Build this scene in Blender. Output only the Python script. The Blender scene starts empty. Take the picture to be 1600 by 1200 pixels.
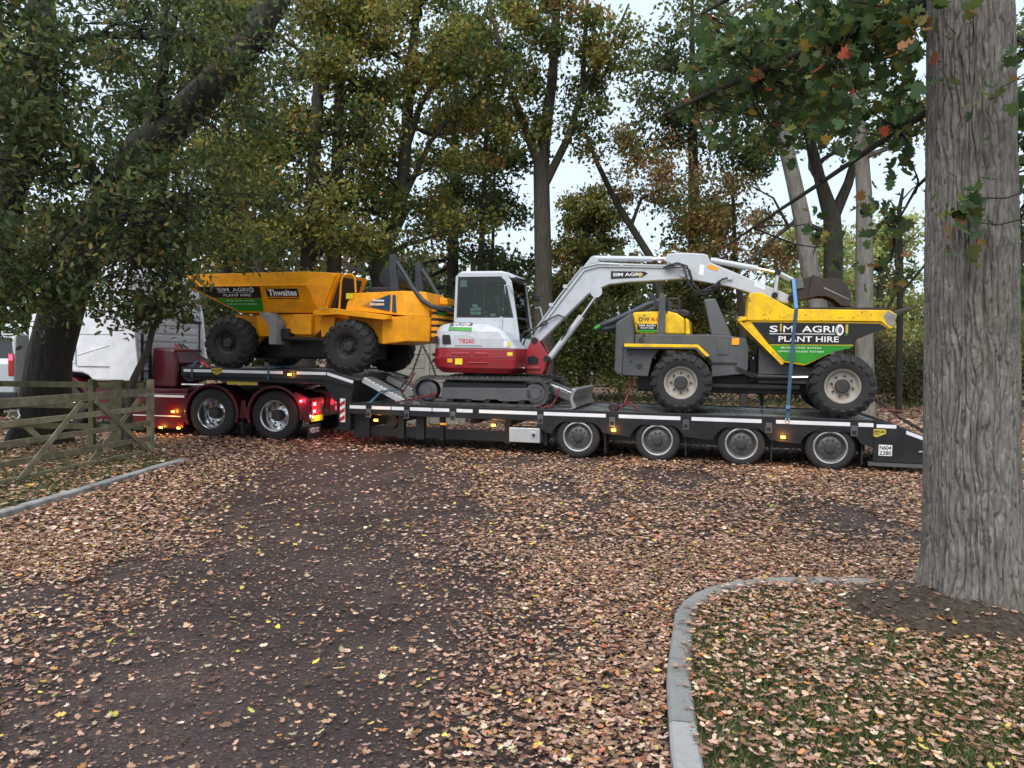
import bpy, math, random
import numpy as np
from mathutils import Matrix, Vector, Euler

scene = bpy.context.scene
COL = scene.collection
R = math.radians

# ------------------------------------------------------------------ camera
cam_data = bpy.data.cameras.new('camera')
cam_data.sensor_width = 36.0
cam_data.lens = 36.0 * 1202 / 1600
cam_data.clip_start = 0.05
cam_data.clip_end = 2000
cam = bpy.data.objects.new('camera', cam_data)
COL.objects.link(cam)
PITCH = math.atan((600 - 554.35) / 1202)
cam.matrix_world = Matrix.Translation((0, 0, 1.766)) @ Matrix.Rotation(math.pi / 2 - PITCH, 4, 'X') @ Matrix.Rotation(0.0146, 4, 'Z')
scene.camera = cam

# ------------------------------------------------------------------ sky and sun
SUN_EL, SUN_AZ = R(52), R(200)
world = bpy.data.worlds.new('World')
scene.world = world
world.use_nodes = True
wn, wl = world.node_tree.nodes, world.node_tree.links
wn.clear()
sky = wn.new('ShaderNodeTexSky'); sky.sky_type = 'NISHITA'; sky.sun_disc = False
sky.sun_elevation = SUN_EL; sky.sun_rotation = SUN_AZ
sky.air_density = 1.0; sky.dust_density = 4.0; sky.ozone_density = 1.0
wmix = wn.new('ShaderNodeMix'); wmix.data_type = 'RGBA'
wmix.inputs['Factor'].default_value = 0.72
wmix.inputs['B'].default_value = (7.9, 9.3, 10.5, 1)      # even pale cloud layer
wl.new(sky.outputs['Color'], wmix.inputs['A'])
bg = wn.new('ShaderNodeBackground'); bg.inputs['Strength'].default_value = 0.072
wl.new(wmix.outputs['Result'], bg.inputs['Color'])
wo = wn.new('ShaderNodeOutputWorld'); wl.new(bg.outputs['Background'], wo.inputs['Surface'])

sun_data = bpy.data.lights.new('sun', 'SUN')
sun_data.energy = 1.5; sun_data.angle = R(45); sun_data.color = (1.0, 0.96, 0.92)
sun = bpy.data.objects.new('sun', sun_data); COL.objects.link(sun)
# light comes from behind the camera, a little to the left
sd = Vector((-0.30, -0.75, 1.05)).normalized()
sun.rotation_euler = sd.to_track_quat('Z', 'Y').to_euler()
sky.sun_elevation = math.asin(sd.z); sky.sun_rotation = math.atan2(sd.x, sd.y)

scene.view_settings.view_transform = 'Standard'
scene.view_settings.look = 'None'
scene.view_settings.gamma = 1.0
scene.view_settings.use_curve_mapping = False
scene.view_settings.exposure = 0.95

# ------------------------------------------------------------------ materials
def new_mat(name):
    m = bpy.data.materials.new(name); m.use_nodes = True
    n, l = m.node_tree.nodes, m.node_tree.links
    return m, n, l, n['Principled BSDF']

def nd(n, t, **kw):
    x = n.new(t)
    for k, v in kw.items(): setattr(x, k, v)
    return x

def ramp(n, stops):
    r = n.new('ShaderNodeValToRGB'); e = r.color_ramp.elements
    while len(e) < len(stops): e.new(0.5)
    for i, (p, c) in enumerate(stops):
        e[i].position = p; e[i].color = (c[0], c[1], c[2], 1) if not isinstance(c, (int, float)) else (c, c, c, 1)
    return r

def noise(n, l, co, scale, detail=4, rough=0.55):
    t = n.new('ShaderNodeTexNoise'); t.inputs['Scale'].default_value = scale
    t.inputs['Detail'].default_value = detail; t.inputs['Roughness'].default_value = rough
    l.new(co, t.inputs['Vector']); return t

MATS = {}
def pm(name, col, rough=0.5, metal=0.0, var=0.12, scale=3.0, bump=0.0, bscale=60, dirt=None, damt=0.45, dscale=2.5, coat=0.0, spec=0.5, chips=0.0, indiv=0.0):
    """painted / metal / rubber surface with colour variation, grime and fine relief"""
    m, n, l, b = new_mat(name)
    tc = nd(n, 'ShaderNodeTexCoord'); co = tc.outputs['Object']
    nz = noise(n, l, co, scale)
    c0 = tuple(max(0, c * (1 - var)) for c in col); c1 = tuple(min(1, c * (1 + var)) for c in col)
    r = ramp(n, [(0.3, c0), (0.7, c1)]); l.new(nz.outputs['Fac'], r.inputs['Fac'])
    out = r.outputs['Color']
    if dirt:
        dz = noise(n, l, co, dscale, 8, 0.68)
        dr = ramp(n, [(0.5 - 0.12 * damt, 0.0), (0.78 - 0.16 * damt, min(1.0, damt * 1.3))]); l.new(dz.outputs['Fac'], dr.inputs['Fac'])
        mx = nd(n, 'ShaderNodeMix', data_type='RGBA')
        l.new(dr.outputs['Color'], mx.inputs['Factor']); l.new(out, mx.inputs['A']); mx.inputs['B'].default_value = (*dirt, 1)
        out = mx.outputs['Result']
        rr = ramp(n, [(0.4, rough), (0.75, min(1, rough + 0.3))]); l.new(dz.outputs['Fac'], rr.inputs['Fac'])
        l.new(rr.outputs['Color'], b.inputs['Roughness'])
    else:
        b.inputs['Roughness'].default_value = rough
    if chips:                     # knocks and scrapes down to dull primer and steel
        cz = noise(n, l, co, 11.0, 12, 0.72); cr = ramp(n, [(0.655-0.04*chips, 0.0), (0.675-0.04*chips, 0.9)]); l.new(cz.outputs['Fac'], cr.inputs['Fac'])
        mx = nd(n, 'ShaderNodeMix', data_type='RGBA'); l.new(cr.outputs['Color'], mx.inputs['Factor']); l.new(out, mx.inputs['A']); mx.inputs['B'].default_value = (0.07, 0.05, 0.04, 1)
        out = mx.outputs['Result']
    if indiv:                     # each piece its own shade
        oi = nd(n, 'ShaderNodeObjectInfo'); ir = ramp(n, [(0.0, 1-indiv), (1.0, 1+indiv)]); l.new(oi.outputs['Random'], ir.inputs['Fac'])
        mx = nd(n, 'ShaderNodeMix', data_type='RGBA', blend_type='MULTIPLY'); mx.inputs['Factor'].default_value = 1; l.new(out, mx.inputs['A']); l.new(ir.outputs['Color'], mx.inputs['B'])
        out = mx.outputs['Result']
    l.new(out, b.inputs['Base Color'])
    b.inputs['Metallic'].default_value = metal
    b.inputs['Specular IOR Level'].default_value = spec
    if coat: b.inputs['Coat Weight'].default_value = coat; b.inputs['Coat Roughness'].default_value = 0.12
    if bump:
        bz = noise(n, l, co, bscale, 6, 0.6)
        bp = nd(n, 'ShaderNodeBump'); bp.inputs['Strength'].default_value = bump; bp.inputs['Distance'].default_value = 0.01
        l.new(bz.outputs['Fac'], bp.inputs['Height']); l.new(bp.outputs['Normal'], b.inputs['Normal'])
    MATS[name] = m
    return m

def emit(name, col, strength, base=None):
    m, n, l, b = new_mat(name)
    b.inputs['Base Color'].default_value = (*(base or col), 1)
    b.inputs['Emission Color'].default_value = (*col, 1)
    b.inputs['Emission Strength'].default_value = strength
    b.inputs['Roughness'].default_value = 0.2
    MATS[name] = m
    return m

MUD = (0.11, 0.075, 0.05)
pm('orange_paint', (0.88, 0.35, 0.003), 0.42, dirt=(0.26, 0.12, 0.03), damt=0.34, dscale=3.2, coat=0.08, spec=0.35, chips=0.6)
pm('yellow_paint', (0.88, 0.54, 0.006), 0.45, dirt=(0.24, 0.16, 0.06), damt=0.42, dscale=3.5, coat=0.05, spec=0.35, chips=1.2)
pm('grey_paint', (0.062, 0.068, 0.074), 0.5, dirt=(0.13, 0.12, 0.11), damt=0.45, bump=0.05, chips=0.5)
pm('silver_paint', (0.50, 0.53, 0.57), 0.36, dirt=(0.22, 0.20, 0.18), damt=0.4, dscale=3.0, coat=0.3)
pm('white_paint', (0.74, 0.76, 0.80), 0.3, dirt=(0.45, 0.44, 0.42), damt=0.2, coat=0.4)
pm('red_paint', (0.30, 0.008, 0.018), 0.32, dirt=(0.14, 0.05, 0.04), damt=0.4, coat=0.4)
pm('burgundy_paint', (0.075, 0.003, 0.009), 0.28, dirt=(0.04, 0.012, 0.012), damt=0.25, coat=0.5)
pm('black_paint', (0.007, 0.007, 0.009), 0.36, dirt=(0.024, 0.021, 0.019), damt=0.3)
pm('black_plastic', (0.02, 0.021, 0.023), 0.55, bump=0.1)
pm('blue_black_tube', (0.035, 0.042, 0.055), 0.4, dirt=(0.1, 0.1, 0.1), damt=0.25)
pm('tyre_rubber', (0.014, 0.014, 0.016), 0.72, dirt=(0.040, 0.035, 0.031), damt=0.5, dscale=4, bump=0.25, bscale=45)
pm('rubber_track', (0.035, 0.034, 0.034), 0.75, dirt=(0.12, 0.1, 0.085), damt=0.6, dscale=5, bump=0.3)
pm('track_steel', (0.10, 0.105, 0.115), 0.5, metal=0.4, dirt=MUD, damt=0.35, dscale=4, bump=0.1)
pm('bare_steel', (0.33, 0.32, 0.31), 0.42, metal=0.8, dirt=(0.16, 0.1, 0.07), damt=0.45, dscale=5, bump=0.1)
pm('rusty_steel', (0.040, 0.031, 0.029), 0.5, metal=0.35, dirt=(0.09, 0.055, 0.04), damt=0.4, dscale=4, bump=0.2)
pm('chrome', (0.75, 0.75, 0.76), 0.12, metal=1.0, var=0.03)
pm('polished_alloy', (0.68, 0.68, 0.70), 0.22, metal=1.0, var=0.08)
pm('aluminium', (0.56, 0.57, 0.58), 0.4, metal=0.75, dirt=(0.25, 0.24, 0.22), damt=0.35, dscale=6, bump=0.06)
pm('grey_rim', (0.15, 0.15, 0.155), 0.45, metal=0.6, dirt=(0.05, 0.045, 0.04), damt=0.5, dscale=7)
pm('cream_rim', (0.37, 0.35, 0.315), 0.55, dirt=(0.22, 0.16, 0.11), damt=0.6, dscale=6, bump=0.1)
pm('dark_hub', (0.03, 0.03, 0.032), 0.5, dirt=MUD, damt=0.3, dscale=8)
pm('mudguard_grey', (0.25, 0.25, 0.25), 0.6, dirt=MUD, damt=0.4)
pm('seat_vinyl', (0.018, 0.018, 0.02), 0.55, bump=0.1)
pm('reflective_white', (0.72, 0.73, 0.76), 0.35, dirt=(0.4, 0.39, 0.37), damt=0.25, dscale=6)
pm('decal_black', (0.008, 0.008, 0.009), 0.3, dirt=(0.05, 0.05, 0.045), damt=0.2)
pm('decal_green', (0.018, 0.25, 0.012), 0.35, dirt=(0.02, 0.12, 0.01), damt=0.3)
pm('decal_white', (0.8, 0.8, 0.79), 0.4, var=0.04)
pm('decal_blue', (0.006, 0.035, 0.075), 0.35, dirt=(0.01, 0.02, 0.03), damt=0.2)
pm('decal_yellow', (0.75, 0.62, 0.03), 0.4)
pm('decal_orange', (0.8, 0.35, 0.01), 0.4)
pm('decal_red', (0.5, 0.012, 0.02), 0.4)
pm('decal_wheat', (0.55, 0.42, 0.06), 0.4)
pm('paper_white', (0.62, 0.74, 0.76), 0.6)
pm('strap_blue', (0.028, 0.068, 0.12), 0.75, bump=0.2, bscale=120, dirt=(0.06, 0.09, 0.12), damt=0.4)
pm('strap_light', (0.09, 0.22, 0.40), 0.75, bump=0.2, bscale=120)
pm('chain_red', (0.13, 0.006, 0.010), 0.45, dirt=(0.06, 0.02, 0.02), damt=0.4, dscale=14)
pm('chain_dark', (0.045, 0.03, 0.03), 0.5, metal=0.5, dirt=(0.1, 0.05, 0.04), damt=0.4, dscale=14)
pm('number_plate', (0.75, 0.55, 0.01), 0.35)
pm('lamp_red_lens', (0.35, 0.01, 0.012), 0.15, coat=0.5)
pm('gate_wood', (0.21, 0.18, 0.11), 0.8, var=0.3, scale=7, bump=0.3, bscale=30, dirt=(0.085, 0.08, 0.04), damt=0.5, dscale=5, indiv=0.2)
pm('fence_wood', (0.10, 0.10, 0.05), 0.8, var=0.35, scale=7, bump=0.3, bscale=30, dirt=(0.04, 0.045, 0.02), damt=0.5, dscale=5)
pm('gate_wood_bleached', (0.25, 0.23, 0.19), 0.8, var=0.25, scale=7, bump=0.3, bscale=30, dirt=(0.10, 0.10, 0.06), damt=0.4)
pm('galvanised', (0.55, 0.56, 0.58), 0.35, metal=0.8, dirt=(0.3, 0.3, 0.3), damt=0.3, dscale=9)
pm('concrete', (0.30, 0.30, 0.295), 0.85, var=0.2, scale=5, bump=0.35, bscale=90, dirt=(0.12, 0.11, 0.085), damt=0.7, dscale=5, indiv=0.22)
pm('pale_board', (0.36, 0.35, 0.30), 0.85, var=0.15, bump=0.2, dirt=(0.16, 0.16, 0.12), damt=0.4)
pm('fence_grey', (0.20, 0.19, 0.16), 0.85, var=0.3, bump=0.3, dirt=(0.08, 0.09, 0.05), damt=0.4)
pm('soil', (0.040, 0.029, 0.020), 0.95, var=0.6, scale=22, bump=1.0, bscale=40, dirt=(0.10, 0.075, 0.05), damt=0.5, dscale=30)
emit('lamp_amber', (1.0, 0.30, 0.012), 9.0, (0.6, 0.25, 0.02))
emit('lamp_amber_core', (1.0, 0.5, 0.06), 26.0, (0.8, 0.4, 0.05))
emit('lamp_red', (1.0, 0.012, 0.03), 9.0, (0.5, 0.01, 0.01))
emit('lamp_red_core', (1.0, 0.30, 0.28), 40.0, (0.8, 0.1, 0.1))

def glass_mat():
    m, n, l, b = new_mat('cab_glass')
    tr = nd(n, 'ShaderNodeBsdfTransparent'); tr.inputs['Color'].default_value = (0.66, 0.74, 0.71, 1)
    gl = nd(n, 'ShaderNodeBsdfGlossy'); gl.inputs['Roughness'].default_value = 0.03
    fr = nd(n, 'ShaderNodeFresnel'); fr.inputs['IOR'].default_value = 1.45
    mx = nd(n, 'ShaderNodeMixShader'); l.new(fr.outputs['Fac'], mx.inputs['Fac'])
    l.new(tr.outputs['BSDF'], mx.inputs[1]); l.new(gl.outputs['BSDF'], mx.inputs[2])
    l.new(mx.outputs['Shader'], n['Material Output'].inputs['Surface'])
    MATS['cab_glass'] = m
glass_mat()
pm('tinted_glass', (0.01, 0.013, 0.015), 0.06, var=0.0, spec=0.8)

def fade_decal():
    """blue bonnet sticker that fades into the orange paint along its length (printed gradient)"""
    m, n, l, b = new_mat('decal_blue_fade')
    tc = nd(n, 'ShaderNodeTexCoord'); sp = nd(n, 'ShaderNodeSeparateXYZ'); l.new(tc.outputs['Generated'], sp.inputs['Vector'])
    r = ramp(n, [(0.0, (0.74, 0.27, 0.008)), (0.45, (0.006, 0.035, 0.075))])
    l.new(sp.outputs['X'], r.inputs['Fac']); l.new(r.outputs['Color'], b.inputs['Base Color'])
    b.inputs['Roughness'].default_value = 0.35
    MATS['decal_blue_fade'] = m
fade_decal()

def deck_mat():
    m, n, l, b = new_mat('deck_steel')
    tc = nd(n, 'ShaderNodeTexCoord'); co = tc.outputs['Object']
    nz = noise(n, l, co, 2.2, 7, 0.65)
    r = ramp(n, [(0.35, (0.09, 0.092, 0.097)), (0.7, (0.40, 0.40, 0.41))]); l.new(nz.outputs['Fac'], r.inputs['Fac'])
    l.new(r.outputs['Color'], b.inputs['Base Color'])
    rr = ramp(n, [(0.35, 0.14), (0.7, 0.42)]); l.new(nz.outputs['Fac'], rr.inputs['Fac']); l.new(rr.outputs['Color'], b.inputs['Roughness'])
    b.inputs['Metallic'].default_value = 0.4
    ch = nd(n, 'ShaderNodeTexBrick'); ch.inputs['Scale'].default_value = 14; ch.inputs['Mortar Size'].default_value = 0.025
    l.new(co, ch.inputs['Vector'])
    bp = nd(n, 'ShaderNodeBump'); bp.inputs['Strength'].default_value = 0.5; bp.inputs['Distance'].default_value = 0.006
    l.new(ch.outputs['Fac'], bp.inputs['Height']); l.new(bp.outputs['Normal'], b.inputs['Normal'])
    MATS['deck_steel'] = m
deck_mat()

def leaf_mat(name, trans=0.35, rough=0.55):
    m, n, l, b = new_mat(name)
    at = nd(n, 'ShaderNodeAttribute', attribute_name='Col')
    l.new(at.outputs['Color'], b.inputs['Base Color']); b.inputs['Roughness'].default_value = rough
    b.inputs['Specular IOR Level'].default_value = 0.35
    if trans:
        tr = nd(n, 'ShaderNodeBsdfTranslucent'); l.new(at.outputs['Color'], tr.inputs['Color'])
        mx = nd(n, 'ShaderNodeMixShader'); mx.inputs['Fac'].default_value = trans
        l.new(b.outputs['BSDF'], mx.inputs[1]); l.new(tr.outputs['BSDF'], mx.inputs[2])
        l.new(mx.outputs['Shader'], n['Material Output'].inputs['Surface'])
    MATS[name] = m
leaf_mat('foliage', 0.48); leaf_mat('fallen_leaf', 0.0, 0.6); leaf_mat('grass_blade', 0.25)

def bark_mat(name, c0, c1, moss=None, sx=9.0, bump=0.8):
    m, n, l, b = new_mat(name)
    tc = nd(n, 'ShaderNodeTexCoord'); mp = nd(n, 'ShaderNodeMapping'); mp.inputs['Scale'].default_value = (sx, sx, sx * 0.22)
    l.new(tc.outputs['Object'], mp.inputs['Vector'])
    vz = nd(n, 'ShaderNodeTexVoronoi'); vz.feature = 'F1'; vz.inputs['Scale'].default_value = 1.6
    nz = noise(n, l, mp.outputs['Vector'], 1.3, 8, 0.7)
    l.new(mp.outputs['Vector'], vz.inputs['Vector'])
    r = ramp(n, [(0.3, c0), (0.72, c1)]); l.new(nz.outputs['Fac'], r.inputs['Fac'])
    out = r.outputs['Color']
    if moss:
        mz = noise(n, l, tc.outputs['Object'], 1.1, 6, 0.65)
        mr = ramp(n, [(0.48, 0.0), (0.7, 0.75)]); l.new(mz.outputs['Fac'], mr.inputs['Fac'])
        mx = nd(n, 'ShaderNodeMix', data_type='RGBA'); l.new(mr.outputs['Color'], mx.inputs['Factor'])
        l.new(out, mx.inputs['A']); mx.inputs['B'].default_value = (*moss, 1); out = mx.outputs['Result']
    l.new(out, b.inputs['Base Color']); b.inputs['Roughness'].default_value = 0.9
    ad = nd(n, 'ShaderNodeMath', operation='ADD'); l.new(vz.outputs['Distance'], ad.inputs[0]); l.new(nz.outputs['Fac'], ad.inputs[1])
    bp = nd(n, 'ShaderNodeBump'); bp.inputs['Strength'].default_value = bump; bp.inputs['Distance'].default_value = 0.03
    l.new(ad.outputs['Value'], bp.inputs['Height']); l.new(bp.outputs['Normal'], b.inputs['Normal'])
    MATS[name] = m
bark_mat('bark_dark', (0.012, 0.010, 0.008), (0.040, 0.034, 0.027), (0.028, 0.032, 0.015))
bark_mat('bark_brown', (0.028, 0.023, 0.018), (0.085, 0.072, 0.056), (0.045, 0.05, 0.024))
bark_mat('bark_grey', (0.10, 0.09, 0.08), (0.26, 0.24, 0.215), (0.11, 0.115, 0.07), 7.0)
bark_mat('bark_near', (0.075, 0.065, 0.056), (0.30, 0.275, 0.25), (0.135, 0.12, 0.09), 18.0, 0.8)

def ground_mat():
    m, n, l, b = new_mat('leaf_litter_ground')
    tc = nd(n, 'ShaderNodeTexCoord'); co = tc.outputs['Object']
    vz = nd(n, 'ShaderNodeTexVoronoi'); vz.inputs['Scale'].default_value = 13.0; l.new(co, vz.inputs['Vector'])
    sp = nd(n, 'ShaderNodeSeparateColor'); l.new(vz.outputs['Color'], sp.inputs['Color'])
    r = ramp(n, [(0.0, (0.05, 0.028, 0.018)), (0.3, (0.16, 0.085, 0.05)), (0.55, (0.30, 0.17, 0.10)), (0.8, (0.24, 0.115, 0.055)), (1.0, (0.42, 0.27, 0.18))])
    l.new(sp.outputs['Red'], r.inputs['Fac'])
    big = noise(n, l, co, 0.55, 6, 0.6)
    br = ramp(n, [(0.42, 0.0), (0.62, 1.0)]); l.new(big.outputs['Fac'], br.inputs['Fac'])
    mx = nd(n, 'ShaderNodeMix', data_type='RGBA'); l.new(br.outputs['Color'], mx.inputs['Factor'])
    mx.inputs['B'].default_value = (0.075, 0.048, 0.03, 1); l.new(r.outputs['Color'], mx.inputs['A'])
    l.new(mx.outputs['Result'], b.inputs['Base Color']); b.inputs['Roughness'].default_value = 0.85
    bp = nd(n, 'ShaderNodeBump'); bp.inputs['Strength'].default_value = 0.8; bp.inputs['Distance'].default_value = 0.03
    l.new(sp.outputs['Green'], bp.inputs['Height']); l.new(bp.outputs['Normal'], b.inputs['Normal'])
    MATS['leaf_litter_ground'] = m
    m, n, l, b = new_mat('wet_tarmac')
    tc = nd(n, 'ShaderNodeTexCoord'); co = tc.outputs['Object']
    a = noise(n, l, co, 0.9, 7, 0.62); g = noise(n, l, co, 120, 3, 0.7)
    vz = nd(n, 'ShaderNodeTexVoronoi'); vz.inputs['Scale'].default_value = 85; l.new(co, vz.inputs['Vector'])
    r = ramp(n, [(0.32, (0.022, 0.0125, 0.0105)), (0.5, (0.043, 0.025, 0.021)), (0.68, (0.074, 0.045, 0.037))]); l.new(a.outputs['Fac'], r.inputs['Fac'])
    sp = nd(n, 'ShaderNodeSeparateColor'); l.new(vz.outputs['Color'], sp.inputs['Color'])
    rs = ramp(n, [(0.0, 0.55), (0.85, 1.1), (0.97, 2.2)]); l.new(sp.outputs['Red'], rs.inputs['Fac'])
    mx = nd(n, 'ShaderNodeMix', data_type='RGBA', blend_type='MULTIPLY'); mx.inputs['Factor'].default_value = 1
    l.new(r.outputs['Color'], mx.inputs['A']); l.new(rs.outputs['Color'], mx.inputs['B'])
    l.new(mx.outputs['Result'], b.inputs['Base Color'])
    rr = ramp(n, [(0.3, 0.5), (0.7, 0.85)]); l.new(a.outputs['Fac'], rr.inputs['Fac']); l.new(rr.outputs['Color'], b.inputs['Roughness'])
    bp = nd(n, 'ShaderNodeBump'); bp.inputs['Strength'].default_value = 0.7; bp.inputs['Distance'].default_value = 0.008
    ad = nd(n, 'ShaderNodeMath', operation='ADD'); l.new(vz.outputs['Distance'], ad.inputs[0]); l.new(g.outputs['Fac'], ad.inputs[1])
    l.new(ad.outputs['Value'], bp.inputs['Height']); l.new(bp.outputs['Normal'], b.inputs['Normal'])
    MATS['wet_tarmac'] = m
    m, n, l, b = new_mat('verge_turf')
    tc = nd(n, 'ShaderNodeTexCoord'); co = tc.outputs['Object']
    a = noise(n, l, co, 2.2, 6, 0.65)
    r = ramp(n, [(0.35, (0.05, 0.035, 0.022)), (0.5, (0.055, 0.06, 0.022)), (0.7, (0.07, 0.10, 0.03))]); l.new(a.outputs['Fac'], r.inputs['Fac'])
    l.new(r.outputs['Color'], b.inputs['Base Color']); b.inputs['Roughness'].default_value = 0.95
    g = noise(n, l, co, 45, 5, 0.7)
    bp = nd(n, 'ShaderNodeBump'); bp.inputs['Strength'].default_value = 0.9; bp.inputs['Distance'].default_value = 0.02
    l.new(g.outputs['Fac'], bp.inputs['Height']); l.new(bp.outputs['Normal'], b.inputs['Normal'])
    MATS['verge_turf'] = m
ground_mat()

# ------------------------------------------------------------------ mesh helpers
def tag(o, label=None, cat=None, group=None, kind=None):
    if label: o['label'] = label
    if cat: o['category'] = cat
    if group: o['group'] = group
    if kind: o['kind'] = kind
    return o

class Root:
    """an Empty at a thing's base; parts are given in the frame's own coordinates (metres)"""
    def __init__(s, name, label, cat, origin=(0, 0, 0), frame=None, group=None):
        s.e = bpy.data.objects.new(name, None); COL.objects.link(s.e)
        s.e.empty_display_size = 0.2
        s.o = Vector(origin)
        s.e.matrix_world = (frame or Matrix.Identity(4)) @ Matrix.Translation(s.o)
        tag(s.e, label, cat, group)

class MB:
    def __init__(s): s.v = []; s.f = []; s.sm = []
    def add(s, vs, fs, smooth=False):
        b = len(s.v); s.v += [tuple(p) for p in vs]
        s.f += [tuple(i + b for i in f) for f in fs]; s.sm += [smooth] * len(fs); return s
    def box(s, x0, x1, y0, y1, z0, z1):
        return s.add([(x0,y0,z0),(x1,y0,z0),(x1,y1,z0),(x0,y1,z0),(x0,y0,z1),(x1,y0,z1),(x1,y1,z1),(x0,y1,z1)],
                     [(3,2,1,0),(4,5,6,7),(0,1,5,4),(1,2,6,5),(2,3,7,6),(3,0,4,7)])
    def prism(s, poly, y0, y1, poly2=None):
        """polygon in (x,z) extruded along y"""
        n = len(poly); p2 = poly2 or poly
        a = sum(poly[i][0]*poly[(i+1)%n][1]-poly[(i+1)%n][0]*poly[i][1] for i in range(n))
        if a < 0: poly = poly[::-1]; p2 = p2[::-1]
        vs = [(x, y0, z) for x, z in poly] + [(x, y1, z) for x, z in p2]
        fs = [tuple(range(n)), tuple(range(2*n-1, n-1, -1))] + [(i, i+n, (i+1)%n+n, (i+1)%n) for i in range(n)]
        return s.add(vs, fs)
    def plan(s, poly, z0, z1, poly2=None):
        """polygon in (x,y) extruded along z"""
        n = len(poly); p2 = poly2 or poly
        a = sum(poly[i][0]*poly[(i+1)%n][1]-poly[(i+1)%n][0]*poly[i][1] for i in range(n))
        if a < 0: poly = poly[::-1]; p2 = p2[::-1]
        vs = [(x, y, z0) for x, y in poly] + [(x, y, z1) for x, y in p2]
        fs = [tuple(range(n-1, -1, -1)), tuple(range(n, 2*n))] + [(i, (i+1)%n, (i+1)%n+n, i+n) for i in range(n)]
        return s.add(vs, fs)
    def loft(s, rings, cap0=True, cap1=True, smooth=False):
        n = len(rings[0]); vs = [p for r in rings for p in r]; fs = []
        for k in range(len(rings)-1):
            for i in range(n):
                j = (i+1) % n; fs.append((k*n+i, k*n+j, (k+1)*n+j, (k+1)*n+i))
        if cap0: fs.append(tuple(range(n-1, -1, -1)))
        if cap1: fs.append(tuple(range((len(rings)-1)*n, len(rings)*n)))
        return s.add(vs, fs, smooth)
    def tube(s, pts, r, n=8, closed=False):
        pts = [Vector([float(c) for c in p]) for p in pts]; m = len(pts)
        rs = [float(q) for q in r] if isinstance(r, (list, tuple)) else [float(r)]*m
        up = None; rings = []
        for i, p in enumerate(pts):
            if closed: t = pts[(i+1)%m] - pts[i-1]
            else: t = pts[min(i+1, m-1)] - pts[max(i-1, 0)]
            t = t.normalized() if t.length > 1e-9 else Vector((0,0,1))
            if up is None:
                up = Vector((0,0,1)) if abs(t.z) < 0.9 else Vector((0,1,0))
            a = up - t*up.dot(t)
            a = a.normalized() if a.length > 1e-6 else t.orthogonal().normalized()
            b = t.cross(a); up = a
            rings.append([p + rs[i]*(a*math.cos(2*math.pi*k/n) + b*math.sin(2*math.pi*k/n)) for k in range(n)])
        if closed: rings.append(rings[0]); return s.loft(rings, False, False, True)
        return s.loft(rings, True, True, True)
    def lathe(s, prof, c=(0,0,0), n=28, smooth=True, axis='y', cap0=True, cap1=True):
        """profile (radius, along-axis) revolved about the y axis (or z)"""
        rings = []
        for r, a in prof:
            if axis == 'y': rings.append([(c[0]+r*math.cos(2*math.pi*k/n), c[1]+a, c[2]+r*math.sin(2*math.pi*k/n)) for k in range(n)])
            elif axis == 'x': rings.append([(c[0]+a, c[1]+r*math.cos(2*math.pi*k/n), c[2]+r*math.sin(2*math.pi*k/n)) for k in range(n)])
            else: rings.append([(c[0]+r*math.cos(2*math.pi*k/n), c[1]+r*math.sin(2*math.pi*k/n), c[2]+a) for k in range(n)])
        return s.loft(rings, cap0, cap1, smooth)
    def build(s, name, mat, root=None, parent=None, bevel=0.0, label=None, kind=None, loc=None, seg=2):
        o = Vector(root.o) if root else Vector((0,0,0))
        me = bpy.data.meshes.new(name)
        me.from_pydata([tuple(Vector(p)-o) for p in s.v] if root and loc is None else s.v, [], s.f)
        me.polygons.foreach_set('use_smooth', s.sm)
        me.materials.append(MATS[mat]); me.update()
        if any(s.sm): me.set_sharp_from_angle(angle=R(40))
        ob = bpy.data.objects.new(name, me); COL.objects.link(ob)
        if parent: ob.parent = parent
        elif root: ob.parent = root.e
        if loc is not None: ob.location = Vector(loc) - o
        if bevel:
            b = ob.modifiers.new('bevel', 'BEVEL'); b.width = bevel; b.segments = seg; b.limit_method = 'ANGLE'; b.angle_limit = R(35)
        if label: ob['label'] = label
        if kind: ob['kind'] = kind
        return ob

def arc(cx, cz, r, a0, a1, n=12):
    return [(cx + r*math.cos(R(a0+(a1-a0)*i/n)), cz + r*math.sin(R(a0+(a1-a0)*i/n))) for i in range(n+1)]

def band(cx, cz, r0, r1, a0, a1, n=14):
    return arc(cx, cz, r1, a0, a1, n) + arc(cx, cz, r0, a1, a0, n)

def lettering(s, fn, root, mat, parent=None, bold=0.0, name='lettering'):
    """words as a flat mesh; fn maps unit square (a right, b up) to a point on the carrying surface"""
    cu = bpy.data.curves.new('txt', 'FONT'); cu.body = s; cu.size = 1; cu.offset = bold; cu.resolution_u = 3
    ob = bpy.data.objects.new('txt', cu); COL.objects.link(ob)
    dg = bpy.context.evaluated_depsgraph_get()
    me = bpy.data.meshes.new_from_object(ob.evaluated_get(dg))
    co = np.zeros(len(me.vertices)*3); me.vertices.foreach_get('co', co); co = co.reshape(-1, 3)
    mn, mx = co[:, :2].min(0), co[:, :2].max(0); q = (co[:, :2]-mn)/(mx-mn)
    out = np.array([tuple(Vector(fn(a, b))-root.o) for a, b in q]); me.vertices.foreach_set('co', out.ravel())
    me.materials.clear(); me.materials.append(MATS[mat]); me.name = name; me.update()
    bpy.data.objects.remove(ob); bpy.data.curves.remove(cu)
    o = bpy.data.objects.new(name, me); COL.objects.link(o); o.parent = parent or root.e
    return o

def side_rect(u0, u1, z0, z1, v):
    """mapping onto a near-side panel; v may be a function of z"""
    return lambda a, b: (u0+(u1-u0)*a, (v(z0+(z1-z0)*b) if callable(v) else v), z0+(z1-z0)*b)

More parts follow.
